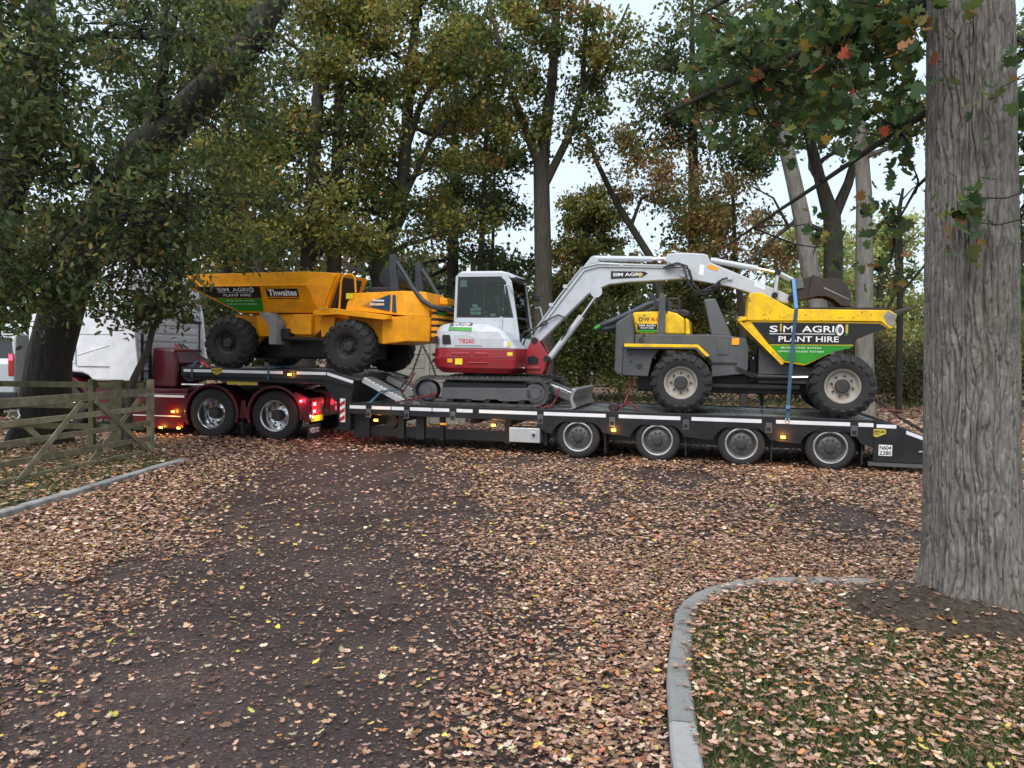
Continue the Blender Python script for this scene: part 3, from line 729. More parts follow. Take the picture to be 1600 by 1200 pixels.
def lorry():
    t = Root('tractor_unit', 'white cabbed lorry tractor with dark red chassis coupled under the gooseneck', 'lorry', (0,0,0), LORRY)
    W = 2.5
    # chassis
    m = MB(); m.box(-3.9,2.2,.8,1.05,.55,.95); m.box(-3.9,2.2,1.45,1.7,.55,.95); m.build('chassis_rail','burgundy_paint',t)
    m = MB(); m.box(-1.75,-.60,.10,W-.10,.89,.96); m.build('catwalk','burgundy_paint',t,bevel=.01)
    m = MB(); m.box(.4,1.0,.75,1.75,.96,1.17); m.build('fifth_wheel','black_paint',t,bevel=.02)
    for v0, v1 in ((.02,.5),(W-.5,W-.02)):
        m = MB(); m.prism([(-1.95,.16),(-.66,.16),(-.60,.3),(-.56,.86),(-.60,.885),(-1.95,.885)],v0,v1); s = m.build('side_skirt','burgundy_paint',t,bevel=.02)
        if v0 < 1:
            m = MB(); m.box(-1.94,-.62,v0-.004,v0-.001,.80,.845); m.build('trim_strip','reflective_white',t,s)
            m = MB(); m.box(-1.94,-.70,v0-.004,v0-.001,.405,.425); m.build('trim_strip','reflective_white',t,s)
    amber_lamp(t,-.86,.012,.51,power=1.5); amber_lamp(t,-1.14,.012,.18,power=1.2); amber_lamp(t,-.74,.012,.18,power=1.2)
    amber_lamp(t,-1.62,.012,.18,power=.8)
    # wheels and mudguards
    w = drive_wheel(t,0,.0,.50); w2 = copy_part(w,t.e,Vector((1.375,0,.49)))
    for u in (0,1.375):
        c = copy_part(w,t.e,Vector((u,W,.50))); c.rotation_euler = (0,0,math.pi)
    f = drive_wheel(t,-3.42,.02,.50,True); c = copy_part(f,t.e,Vector((-3.42,W-.02,.50))); c.rotation_euler = (0,0,math.pi)
    for v0, v1 in ((-.015,.62),(W-.62,W+.015)):
        m = MB(); m.prism(band(0,.50,.545,.60,205,-18,20),v0,v1); m.build('mudguard','burgundy_paint',t,bevel=.008)
        m = MB(); m.prism(band(1.375,.50,.545,.60,198,-8,20),v0,v1); m.build('mudguard','burgundy_paint',t,bevel=.008)
        m = MB(); m.prism([(.60,.42),(.78,.42),(.72,.78),(.66,.78)],v0+.02,v1-.02); m.build('mudguard_infill','burgundy_paint',t,bevel=.01)
    m = MB(); m.box(.64,.655,.03,.55,.10,.42); fl = m.build('mud_flap','black_plastic',t)
    # tail end: valance, lamps, plate and flap, all facing the rear
    X = 2.12
    m = MB(); m.prism([(1.93,.62),(2.0,.38),(X,.38),(X,.86),(1.80,.99),(1.78,.9)],.0,.66); m.build('tail_quarter','burgundy_paint',t,bevel=.015)
    m = MB(); m.box(2.0,X-.02,.67,1.9,.45,.86); m.build('tail_beam','burgundy_paint',t,bevel=.015)
    m = MB(); m.prism([(1.93,.62),(2.0,.38),(X,.38),(X,.86),(1.80,.99),(1.78,.9)],1.91,W); m.build('tail_quarter','burgundy_paint',t,bevel=.015)
    def rear(name, v0, v1, z0, z1, mat, par=None, th=.02, x=X, bev=.004):
        m = MB(); m.box(x+.001,x+th,v0,v1,z0,z1); return m.build(name,mat,t,par,bevel=bev)
    for v0 in (.06, 1.02):
        k = rear('tail_lamp',v0,v0+.44,.52,.80,'lamp_red_lens')
        for z in (.56,.70):
            rear('lens',v0+.03,v0+.17,z,z+.07,'lamp_red',k,.012,X+.02)
            rear('bulb',v0+.07,v0+.12,z+.018,z+.05,'lamp_red_core',k,.006,X+.032)
            rear('chrome_bar',v0+.24,v0+.42,z+.05,z+.062,'chrome',k,.012,X+.02,0)
        ld = bpy.data.lights.new('lamp_glow','POINT'); ld.energy = 2.2 if v0 < 1 else 1.2; ld.color = (1,.02,.05); ld.shadow_soft_size = .05
        lo = bpy.data.objects.new('lamp_glow',ld); COL.objects.link(lo); lo.parent = k; lo.location = (X+.22,v0+.12,.72)
    # corner lamp visible from the side
    m = MB(); m.lathe([(.035,.0),(.03,-.02),(.012,-.03),(.001,-.03)],(1.95,-.001,.80),14); k = m.build('corner_lamp','lamp_red',t)
    m = MB(); m.lathe([(.014,.0),(.01,-.006),(.001,-.008)],(1.95,-.033,.80),10); m.build('bulb','lamp_red_core',t,k)
    ld = bpy.data.lights.new('lamp_glow','POINT'); ld.energy = 1.6; ld.color = (1,.03,.06); ld.shadow_soft_size = .03
    lo = bpy.data.objects.new('lamp_glow',ld); COL.objects.link(lo); lo.parent = k; lo.location = (1.95,-.10,.80)
    p = rear('number_plate',.06,.58,.385,.50,'number_plate',None,.012)
    for k,(a,w,z0,z1) in enumerate(((.10,.02,.41,.475),(.15,.012,.41,.475),(.205,.014,.415,.475),(.25,.03,.45,.47),(.31,.014,.41,.475),(.36,.03,.43,.445),(.44,.014,.415,.475),(.48,.03,.43,.445))):
        rear('plate_mark',a,a+w,z0,z1,'decal_wheat',p,.003,X+.0125,0)
    ld = bpy.data.lights.new('plate_glow','POINT'); ld.energy = 1.6; ld.color = (1,.95,.85); ld.shadow_soft_size = .03
    lo = bpy.data.objects.new('plate_glow',ld); COL.objects.link(lo); lo.parent = p; lo.location = (X+.16,.30,.48)
    fl = rear('mud_flap',.03,.62,.05,.33,'black_plastic',None,.012,X-.06,0)
    lettering('VOLVO', lambda a,b: (X-.046,.10+.44*a,.15+.11*b), t, 'decal_white', fl, .03)
    m = MB(); m.box(.655,.67,.04,.56,.08,.40); fl2 = m.build('mud_flap','black_plastic',t)
    lettering('VOLVO', lambda a,b: (.672,.10+.40*a,.20+.09*b), t, 'mudguard_grey', fl2, .02)
    # ------- cab
    zc, zt = 1.10, 3.62
    side = [(-4.22,zc+.02),(-4.30,1.5),(-4.30,2.1),(-4.12,2.95),(-3.75,3.5),(-3.2,zt),(-2.2,zt),(-1.88,3.35),(-1.86,zc),(-2.75,zc),(-2.85,1.2),(-3.0,1.26),(-3.42,1.28),(-3.85,1.22),(-4.0,zc)]
    m = MB(); m.prism(side,.03,W-.03); cab = m.build('cab','white_paint',t,bevel=.04)
    m = MB(); m.box(-1.855,-1.835,.10,W-.10,1.15,3.35); rw = m.build('rear_wall','white_paint',t,bevel=.006)
    for k in range(12):
        z = 1.25+k*.175; m = MB(); m.box(-1.834,-1.815,.2,W-.2,z,z+.12); m.build('rib','white_paint',t,rw,bevel=.008)
    # side fairings behind the cab, near and far
    for v0, v1 in ((.0,.05),(W-.05,W)):
        m = MB(); m.prism([(-2.32,1.12),(-1.72,1.12),(-1.66,1.4),(-1.78,2.6),(-2.05,3.5),(-2.30,3.55)],v0-.012,v1-.022); fa = m.build('side_fairing','white_paint',t,bevel=.01)
        for z in (1.85,2.45):
            m = MB(); m.box(-1.9,-1.72,v0-.0 if v0 > 1 else v0+.052,v1-.0 if v0 < 1 else v1,z,z+.05)
    for z in (1.72,2.38):
        m = MB(); m.box(-1.814,-1.80,1.6,2.45,z,z+.06); m.build('rubber_trim','black_plastic',t)
    m = MB(); m.tube([(-1.76,2.28,1.6),(-1.76,2.28,2.4)],.02,8); m.build('grab_rail','black_plastic',t)
    # door, window, creases
    m = MB(); m.prism([(-3.12,1.40),(-2.30,1.40),(-2.30,2.72),(-3.05,2.72),(-3.12,2.1)],.022,.034); d = m.build('rear_side_panel','white_paint',t,bevel=.008)
    m = MB(); m.prism([(-4.18,1.45),(-3.15,1.45),(-3.15,2.75),(-3.85,2.75),(-4.18,2.1)],.018,.034); d = m.build('door','white_paint',t,bevel=.008)
    m = MB(); m.prism([(-4.06,1.52),(-3.19,1.52),(-3.19,2.68),(-3.8,2.68),(-4.06,2.1)],.012,.017); m.build('window','tinted_glass',t,d)
    m = MB(); m.box(-3.5,-3.3,.004,.017,1.42,1.47); m.build('handle','black_plastic',t,d)
    for q in ([(-2.292,1.18),(-2.284,1.18),(-2.284,2.9),(-2.292,2.9)],[(-3.1,1.395),(-2.3,1.395),(-2.3,1.387),(-3.1,1.387)],[(-3.135,1.4),(-3.127,1.4),(-3.127,2.75),(-3.135,2.75)],[(-3.1,2.06),(-2.3,2.06),(-2.3,2.067),(-3.1,2.067)]):
        m = MB(); m.prism(q,.016,.0215); m.build('panel_gap','black_plastic',t)
    m = MB(); m.prism([(-3.10,1.62),(-2.05,1.92),(-2.05,1.935),(-3.10,1.64)],.012,.0215); m.build('swage_line','white_paint',t)
    m = MB(); m.prism(band(-3.42,.50,.60,.69,178,8,18),.0,.5); m.build('front_mudguard','burgundy_paint',t,bevel=.01)
    m = MB(); m.box(-4.36,-4.0,.05,W-.05,.28,1.1); m.build('front_bumper','white_paint',t,bevel=.05)
    m = MB(); m.prism([(-2.80,.30),(-1.97,.30),(-1.97,1.08),(-2.70,1.08)],.06,.6); s = m.build('step_panel','burgundy_paint',t,bevel=.02)
    for z in (.5,.78):
        m = MB(); m.box(-2.72,-2.05,.05,.059,z,z+.06); m.build('step','black_plastic',t,s)
    # equipment behind the cab
    m = MB(); m.prism([(-1.72,.97),(-1.1,.97),(-1.05,1.5),(-1.15,1.78),(-1.65,1.82)],.45,1.3); m.build('air_kit_box','burgundy_paint',t,bevel=.06,seg=4)
    for i in range(3):
        pts = [(-1.78,1.4+.12*i,1.9),(-1.5,1.4+.12*i,1.62+.05*i),(-1.1,1.35+.1*i,1.55),(-.8,1.2,1.35),(-.6,1.2,1.22)]
        m = MB(); m.tube(pts,.022,7); m.build('air_hose',('decal_red','black_plastic','decal_yellow')[0 if i==0 else 1],t)
    m = MB(); m.lathe([(.17,0),(.19,.05),(.19,.4),(.17,.45)],(-.85,.55,1.28),18); m.build('air_cylinder','black_plastic',t)
    m = MB(); m.tube([(-.7,.4,1.2),(-.45,.4,1.45)],.03,8); m.tube([(-.9,.35,1.05),(-.2,.35,1.05)],.022,8); m.build('grab_bar','galvanised',t)
    m = MB(); m.box(-1.82,-1.78,.3,.34,1.1,2.1); m.box(-1.82,-1.78,.55,.59,1.1,2.1)
    for z in (1.3,1.5,1.7,1.9): m.box(-1.815,-1.785,.34,.55,z,z+.03)
    m.build('ladder','black_plastic',t)
    return t
LO = lorry()

# ------------------------------------------------------------------ van glimpsed past the trunks
def van():
    f = Matrix.Translation((-12.42,19.2,0)) @ Matrix.Rotation(R(24),4,'Z')
    t = Root('parked_van', 'pale van with lit red tail lamp glimpsed at the far left behind the trunks', 'van', (0,0,0), f)
    # rear faces the camera (-y); x right
    m = MB(); prof = [(0,.42),(0,1.35),(.10,1.5),(.28,2.05),(.5,2.12),(3.2,2.12),(3.9,1.5),(4.7,1.3),(4.8,.5),(4.7,.42)]
    vs = []
    rings = [[(x,y,z) for y,z in prof] for x in (-1.7,.0)]
    m.loft(rings); m.build('body','silver_paint',t,bevel=.05)
    m = MB(); m.add([(-1.66,.088,1.50),(-.04,.088,1.50),(-.10,.262,2.02),(-1.6,.262,2.02)],[(0,1,2,3)]); m.build('rear_window','tinted_glass',t)
    m = MB(); m.prism([(-1.75,.35),(.05,.35),(.05,.66),(-1.75,.66)],-.06,.05); m.build('bumper','black_plastic',t,bevel=.03)
    for x in (-1.66,-.14):
        m = MB(); m.box(x,x+.12,-.015,.10,1.05,1.62); k = m.build('tail_lamp','lamp_red_lens',t,bevel=.02)
        m = MB(); m.box(x+.02,x+.10,-.03,-.016,1.45,1.58); m.build('lens','lamp_red',t,k,bevel=.01)
    for x in (-1.62,-.1):
        for y in (.85,3.75):
            m = MB(); m.lathe([(.2,-.02),(.31,-.03),(.33,.02),(.33,.16),(.2,.18)],(x,y,.33),20,True,'x'); m.build('wheel','tyre_rubber',t)
    m = MB(); m.box(-1.1,-.6,-.012,-.001,.9,1.02); m.build('number_plate','number_plate',t)
van()

# ================================================================== SHARED MACHINE PARTS
def lug_tyre(r, rr, w, lugs=18, lh=.024):
    """chunky dumper tyre: carcass plus chevron lugs wrapping over both shoulders"""
    m = MB(); rc = r-lh
    m.lathe([(rr,.05),(rr+.015,.01),(rr+.04,0),(rr+.10,-.012),(rc-.10,-.012),(rc-.045,.005),(rc-.012,.05),(rc,.10),(rc,w-.10),(rc-.012,w-.05),(rc-.045,w-.005),(rc-.10,w+.012),(rr+.10,w+.012),(rr+.04,w),(rr+.015,w-.01),(rr,w-.05)], n=44, cap0=False, cap1=False)
    for side in (0,1):
        for k in range(lugs):
            a0 = 2*math.pi*(k+.5*side)/lugs
            # path from the tread centre to the shoulder and down the sidewall: (y, radius of base, radius of top, angle)
            pts = [(w*.53,rc-.01,r,0),(w*.3,rc-.01,r,.13),(w*.1,rc-.01,r-.004,.24),(.012,rc-.05,r-.018,.29),(-.012,rc-.11,rc-.085,.31)]
            rings = []
            for y, rb, rt, da in pts:
                yy = y if side == 0 else w-y
                hw = .052 if y > .05 else .046
                a = a0-da
                q = []
                for rad, ang in ((rb,a-hw/r*1.15),(rb,a+hw/r*1.15),(rt,a+hw/r*.8),(rt,a-hw/r*.8)):
                    yo = 0 if y > 0 else (-.022 if side == 0 else .022)
                    q.append((rad*math.cos(ang), yy+(yo if rad == rt else 0), rad*math.sin(ang)))
                rings.append(q if side == 0 else q[::-1])
            m.loft(rings)
    return m

def dumper_wheel(root, u, v, z, r, w, rr, rim, hubmat, depth):
    m = MB()
    m.lathe([(rr+.012,.012),(rr+.016,.03),(rr-.01,.034),(rr-.02,.07),(rr-.045,.09),(rr-.05,depth),(rr*.55,depth+.012),(rr*.5,depth-.012),(rr*.46,depth-.012),(.01,depth-.012)], n=36, cap0=False)
    wh = m.build('wheel',rim,root,None,loc=(u,v,z))
    lug_tyre(r,rr+.004,w).build('tyre','tyre_rubber',None,wh)
    m = MB(); m.lathe([(rr*.43,depth),(rr*.43,depth-.055),(rr*.36,depth-.075),(.01,depth-.08)],n=20); m.build('hub',hubmat,None,wh)
    m = MB()
    for k in range(8):
        a = 2*math.pi*k/8; m.lathe([(.017,depth+.01),(.017,depth-.028),(.001,depth-.03)],(rr*.62*math.cos(a),0,rr*.62*math.sin(a)),6,False)
    m.build('wheel_nuts',hubmat,None,wh,kind='stuff')
    return wh

def set_wheels(root, spots, r, w, rr, rim, hub, depth, vn, vf):
    (u0,z0) = spots[0]; a = dumper_wheel(root,u0,vn,z0,r,w,rr,rim,hub,depth)
    for u,z in spots[1:]: copy_part(a,root.e,Vector((u,vn,z))-root.o).rotation_euler = (0,.2,0)
    for u,z in spots:
        c = copy_part(a,root.e,Vector((u,vf,z))-root.o); c.rotation_euler = (0,.1,math.pi)

def hire_board(root, black, green, vf, L, parent_name='hire_sign', small=True, icons=True):
    """black and green hire company sign following the skip side; L maps named areas to (u0,u1,z0,z1)"""
    off = lambda k: (lambda z: vf(z)-k)
    p = flat_panel(black, off(.003), root, parent_name, 'decal_black')
    flat_panel(green, off(.003), root, 'green_band', 'decal_green', p)
    def T(s, key, mat='decal_white', bold=.012):
        u0,u1,z0,z1 = L[key]; return lettering(s, side_rect(u0,u1,z0,z1,off(.0095)), root, mat, p, bold)
    if icons: T('S','s'); T('M','m',bold=.0)
    else: T('SIM','s')
    T('AGRI','agri'); T('PLANT HIRE','plant')
    u0,u1,z0,z1 = L['line']; flat_panel([(u0,z0),(u1,z0),(u1,z1),(u0,z1)], off(.0085), root, 'underline','decal_white',p,th=.001)
    if small:
        T('MOB: 07545 377252','mob',bold=.004); T('OFFICE: 01233 721460','off',bold=.004)
    def wheat(u,z,h,par):
        m = MB()
        for k in range(5):
            for s in (-1,1):
                cz = z+h*(.25+.15*k); cu = u+s*h*.055
                el = [(cu+h*.05*math.cos(a)*1.0+s*h*.02*math.sin(a), cz+h*.10*math.sin(a)) for a in [i*math.pi/4 for i in range(8)]]
                m.add([(x,off(.0095)(zz),zz) for x,zz in el],[tuple(range(8))])
        m.add([(u-h*.012,off(.0095)(z),z),(u+h*.012,off(.0095)(z),z),(u+h*.012,off(.0095)(z+h*.95),z+h*.95),(u-h*.012,off(.0095)(z+h*.95),z+h*.95)],[(0,1,2,3)])
        m.build('wheat_ear','decal_wheat',root,par)
    def ell(u,z,a,b,n=20): return [(u+a*math.cos(2*math.pi*i/n),z+b*math.sin(2*math.pi*i/n)) for i in range(n)]
    if icons:
        u0,u1,z0,z1 = L['i']; wheat((u0+u1)/2,z0,(z1-z0),p)
    u0,u1,z0,z1 = L['tyre']; cu,cz,a,b = (u0+u1)/2,(z0+z1)/2,(u1-u0)/2,(z1-z0)/2
    k = flat_panel(ell(cu,cz,a,b),off(.0075),root,'tyre_emblem','decal_white',p,th=.001)
    flat_panel(ell(cu+a*.15,cz,a*.5,b*.62),off(.009),root,'tyre_centre','grey_rim',k,th=.001)
    for i in range(7):
        zz = cz-b*.8+b*1.6*i/6; flat_panel([(cu-a*.85,zz-.006),(cu-a*.45,zz+.004),(cu-a*.45,zz+.012),(cu-a*.85,zz+.002)],off(.009),root,'tread_mark','decal_black',k,th=.001)
    if 'w2' in L:
        u0,u1,z0,z1 = L['w2']; wheat((u0+u1)/2,z0,(z1-z0),p)
        flat_panel([(u0-.01,z0),(u0+(u1-u0)*.6,z0-.005),(u1+.01,z0+(z1-z0)*.55),(u0+(u1-u0)*.7,z0+(z1-z0)*.12)],off(.0085),root,'leaf_swoosh','decal_green',p,th=.001)
    return p

# ================================================================== ORANGE DUMPER
def orange_dumper():
    t = Root('site_dumper', 'orange articulated site dumper on the gooseneck with its tyres chained down', 'dumper', (-5.8,1.25,1.40), TRAILER)
    set_wheels(t,[(-7.09,1.925),(-4.47,1.875)],.515,.42,.235,'dark_hub','dark_hub',.13,.15,2.35)
    # skip: rings from the floor to the rim, then the inner shell
    def ring(uf, ur, ch, v0, v1, z, zr=None):
        zr = z if zr is None else zr
        return [(uf,v0+.10,z),(uf+.12,v0,z),(ur-ch,v0,zr),(ur,v0+ch*.75,zr),(ur,v1-ch*.75,zr),(ur-ch,v1,zr),(uf+.12,v1,z),(uf,v1-.10,z)]
    rings = [ring(-7.12,-5.17,.10,.56,1.94,2.53), ring(-8.18,-4.98,.42,.31,2.19,3.05), ring(-8.17,-4.86,.50,.29,2.21,3.29,3.31)]
    inner = [ring(-8.14,-4.90,.49,.325,2.175,3.291,3.311), ring(-8.13,-5.02,.41,.35,2.15,3.0,3.06), ring(-7.10,-5.22,.10,.60,1.90,2.60,2.60)]
    m = MB(); m.loft(rings+inner,True,True); skip = m.build('skip','orange_paint',t,bevel=.012)
    vf = lambda z: .31+(3.05-z)/(3.05-2.53)*.25 if z < 3.05 else .31-(z-3.05)/.24*.02
    m = MB(); m.tube([(-8.06,.303,3.05),(-5.42,.303,3.05)],.014,6); m.build('rim_fold','orange_paint',t,skip)
    L = dict(s=(-7.42,-7.15,2.945,3.015),agri=(-7.07,-6.71,2.945,3.015),plant=(-7.31,-6.68,2.85,2.90),line=(-7.42,-6.72,2.925,2.931),mob=(-7.28,-6.64,2.755,2.78),off=(-7.28,-6.60,2.69,2.715),tyre=(-6.70,-6.59,2.92,3.025))
    def vs(z): return vf(z)
    hire_board(t,[(-7.98,3.035),(-7.56,2.825),(-6.46,2.815),(-6.44,3.035)],[(-7.54,2.812),(-7.06,2.575),(-6.50,2.56),(-6.46,2.805)],vs,L,icons=False)
    p = flat_panel([(-6.32,2.84),(-5.62,2.835),(-5.62,2.99),(-6.32,2.99)],lambda z: vs(z)-.003,t,'maker_sign','decal_black')
    lettering('Thwaites',side_rect(-6.28,-5.65,2.855,2.975,lambda z: vs(z)-.0095),t,'decal_white',p,.035)
    flat_panel([(-6.32,2.80),(-5.63,2.795),(-5.63,2.81),(-6.32,2.815)],lambda z: vs(z)-.003,t,'sign_line','decal_black')
    # front chassis
    m = MB(); m.prism([(-6.72,2.50),(-5.0,2.53),(-5.12,2.3),(-5.45,2.05),(-6.7,2.06)],.62,1.88); m.build('front_chassis','orange_paint',t,bevel=.02)
    m = MB(); m.prism([(-7.3,2.5),(-6.5,2.5),(-6.5,2.2),(-6.9,1.8),(-7.25,1.8)],.75,1.75); m.build('skip_cradle','orange_paint',t,bevel=.02)
    m = MB(); m.prism([(-5.78,2.50),(-5.40,2.50),(-5.40,2.10),(-5.75,2.10),(-6.0,2.18)],.48,.60); m.build('hinge_plate','orange_paint',t,bevel=.015)
    m = MB(); m.prism([(-6.42,2.52),(-6.20,2.52),(-6.02,2.32),(-6.03,1.90),(-6.19,1.90),(-6.19,2.27)],.25,.62); m.build('mudguard','mudguard_grey',t,bevel=.01)
    m = MB(); m.box(-6.01,-5.85,.4,.75,2.02,2.22); m.build('hydraulic_block','black_plastic',t,bevel=.02)
    m = MB(); m.tube([(-6.0,.45,2.02),(-5.0,.45,2.0)],.045,10); m.build('steering_ram','black_paint',t)
    m = MB(); m.tube([(-6.6,.7,2.2),(-6.2,.68,2.3),(-5.8,.68,2.36),(-5.5,.7,2.25)],.025,8); m.build('hose','black_plastic',t)
    m = MB(); m.box(-7.0,-4.3,.85,1.65,1.62,2.05); m.build('drive_line','black_paint',t,bevel=.05)
    for u,z in ((-7.09,1.925),(-4.47,1.875)):
        m = MB(); m.lathe([(.12,.5),(.12,2.0)],(u,0,z),14); m.build('axle','black_paint',t)
    # rear body: bonnet with chamfered tail
    def plan_ring(u0,u1,ch,v0,v1,z0,z1=None):
        z1 = z0 if z1 is None else z1
        return [(u0,v0,z0),(u1-ch*1.15,v0,z1),(u1,v0+ch,z1),(u1,v1-ch,z1),(u1-ch*1.15,v1,z1),(u0,v1,z0)]
    m = MB(); m.loft([plan_ring(-3.86,-3.02,.30,.42,2.08,1.93,1.99),plan_ring(-3.86,-3.0,.30,.40,2.10,2.44,2.46)]); m.build('tail_casing','orange_paint',t,bevel=.015)
    m = MB(); m.loft([plan_ring(-4.62,-3.02,.30,.40,2.10,2.58,2.462),plan_ring(-4.60,-3.04,.30,.43,2.07,2.72,2.72),plan_ring(-4.50,-3.12,.30,.46,2.04,2.90,2.94)]); bn = m.build('bonnet','orange_paint',t,bevel=.015)
    m = MB(); m.prism([(-3.0,2.87),(-2.85,2.85),(-2.83,2.72),(-3.0,2.74)],1.2,1.95); m.build('bonnet_catch','orange_paint',t,bevel=.01)
    m = MB()
    for k in range(5):
        z = 2.08+k*.12; m.box(-3.0,-2.86,.75,1.75,z,z+.07)
    m.build('radiator_grille','orange_paint',t,bevel=.008)
    m = MB(); m.box(-2.99,-2.90,.76,1.74,2.02,2.68); m.build('radiator','black_plastic',t)
    m = MB(); m.box(-2.88,-2.855,.72,1.2,2.5,2.66); p = m.build('rear_sticker','decal_black',t)
    m = MB(); m.box(-2.854,-2.85,.74,1.18,2.51,2.56); m.build('green_band','decal_green',t,p)
    m = MB(); m.box(-4.65,-3.87,.60,1.90,1.95,2.5); m.build('rear_chassis','orange_paint',t)
    # mudguard sheet over the rear wheel
    m = MB(); m.prism([(-5.20,2.56),(-4.75,2.60),(-3.66,2.47),(-3.64,2.40),(-3.72,2.38),(-4.7,2.48),(-5.20,2.46)],.20,.62); m.build('mudguard','orange_paint',t,bevel=.01)
    m = MB(); m.prism([(-5.20,2.56),(-4.75,2.60),(-3.66,2.47),(-3.64,2.40),(-3.72,2.38),(-4.7,2.48),(-5.20,2.46)],1.88,2.30); m.build('mudguard','orange_paint',t,bevel=.01)
    m = MB(); m.prism([(-5.18,2.45),(-4.86,2.45),(-4.92,2.1),(-5.16,2.05)],.45,2.05); m.build('step_box','orange_paint',t,bevel=.012)
    m = MB(); m.box(-3.78,-3.70,.205,.24,2.385,2.43); m.build('rear_lamp','lamp_red_lens',t)
    bx = flat_panel([(-4.30,2.66),(-3.70,2.555),(-3.70,2.86),(-3.72,2.868)],lambda z: .40+max(0,(z-2.6))*.17-.006,t,'bonnet_sticker','decal_blue_fade')
    lettering('Thwaites',side_rect(-4.06,-3.82,2.735,2.785,lambda z: .40+max(0,(z-2.6))*.17-.0135),t,'decal_white',bx,.03)
    lettering('6tonne',side_rect(-4.12,-3.81,2.66,2.725,lambda z: .40+max(0,(z-2.6))*.17-.0135),t,'decal_white',bx,.07,'lettering')
    lettering('6tonne',side_rect(-4.115,-3.815,2.665,2.72,lambda z: .40+max(0,(z-2.6))*.17-.0155),t,'decal_orange',bx,.015,'lettering')
    flat_panel([(-3.65,2.545),(-3.56,2.525),(-3.60,2.86),(-3.66,2.865)],lambda z: .40+max(0,(z-2.6))*.17-.006,t,'tail_sticker','decal_blue')
    flat_panel([(-4.62,2.79),(-4.47,2.79),(-4.47,2.90),(-4.62,2.90)],.425,t,'safety_sticker','decal_yellow',label='small yellow safety sticker')
    flat_panel([(-5.02,2.575),(-4.86,2.585),(-4.86,2.612),(-5.02,2.605)],.18,t,'green_sticker','decal_wheat')
    # operator station
    m = MB(); m.prism([(-5.25,2.60),(-5.05,2.60),(-4.86,3.24),(-4.98,3.28)],.75,1.6); m.build('console','black_plastic',t,bevel=.02)
    m = MB(); m.prism([(-5.30,2.58),(-5.22,2.56),(-4.92,3.26),(-5.0,3.30)],.55,.74); m.build('console_side','orange_paint',t,bevel=.01)
    m = MB(); m.tube([(-4.95,1.15,3.25),(-4.86,1.15,3.44)],.025,8); m.build('steering_column','black_plastic',t)
    c, ax = Vector((-4.86,1.15,3.46)), Vector((.42,0,.9)).normalized(); a1 = Vector((0,1,0)); a2 = ax.cross(a1)
    m = MB(); m.tube([c+.19*(a1*math.cos(k*math.pi/10)+a2*math.sin(k*math.pi/10)) for k in range(20)],.016,6,True)
    for k in range(3): m.tube([c,c+.185*(a1*math.cos(k*2.1)+a2*math.sin(k*2.1))],.012,5)
    m.build('steering_wheel','black_plastic',t)
    m = MB(); m.tube([(-4.83,.55,2.60),(-4.79,.55,3.15),(-4.74,.55,3.26),(-4.56,.55,3.27),(-4.50,.55,3.20),(-4.48,.55,2.92)],.02,8); m.build('hand_rail','orange_paint',t)
    m = MB(); m.prism([(-4.35,2.93),(-3.85,2.93),(-3.80,3.05),(-4.30,3.05)],.85,1.6); s = m.build('seat','seat_vinyl',t,bevel=.03,seg=3)
    m = MB(); m.lathe([(.06,-.26),(.20,-.25),(.24,-.18),(.25,0),(.24,.18),(.20,.25),(.06,.26)],(-3.98,1.22,3.24),20); m.build('seat_back','seat_vinyl',t,s)
    # folded roll frame: two uprights, then the hoop swung back and down behind the bonnet
    for v in (.62,1.88):
        m = MB(); m.prism([(-3.80,3.64),(-3.68,3.64),(-3.62,2.95),(-3.78,2.95)],v-.045,v+.045); m.build('roll_frame_post','blue_black_tube',t,bevel=.012)
    hoop = []
    A = [(-3.66,3.50),(-3.52,3.30),(-3.34,3.02),(-3.14,2.78),(-2.96,2.66)]
    for u,z in A: hoop.append((u,.62,z))
    hoop += [(-2.86,.68,2.63),(-2.80,.85,2.63),(-2.80,1.65,2.63),(-2.86,1.82,2.63)]
    for u,z in A[::-1]: hoop.append((u,1.88,z))
    m = MB(); m.tube(hoop,.045,10); m.build('roll_frame_hoop','blue_black_tube',t)
    for v in (.62,1.88):
        m = MB(); m.tube([(-3.70,v,3.36),(-3.36,v,3.05)],.014,6); m.build('locking_strut','blue_black_tube',t)
    return t
OD = orange_dumper()

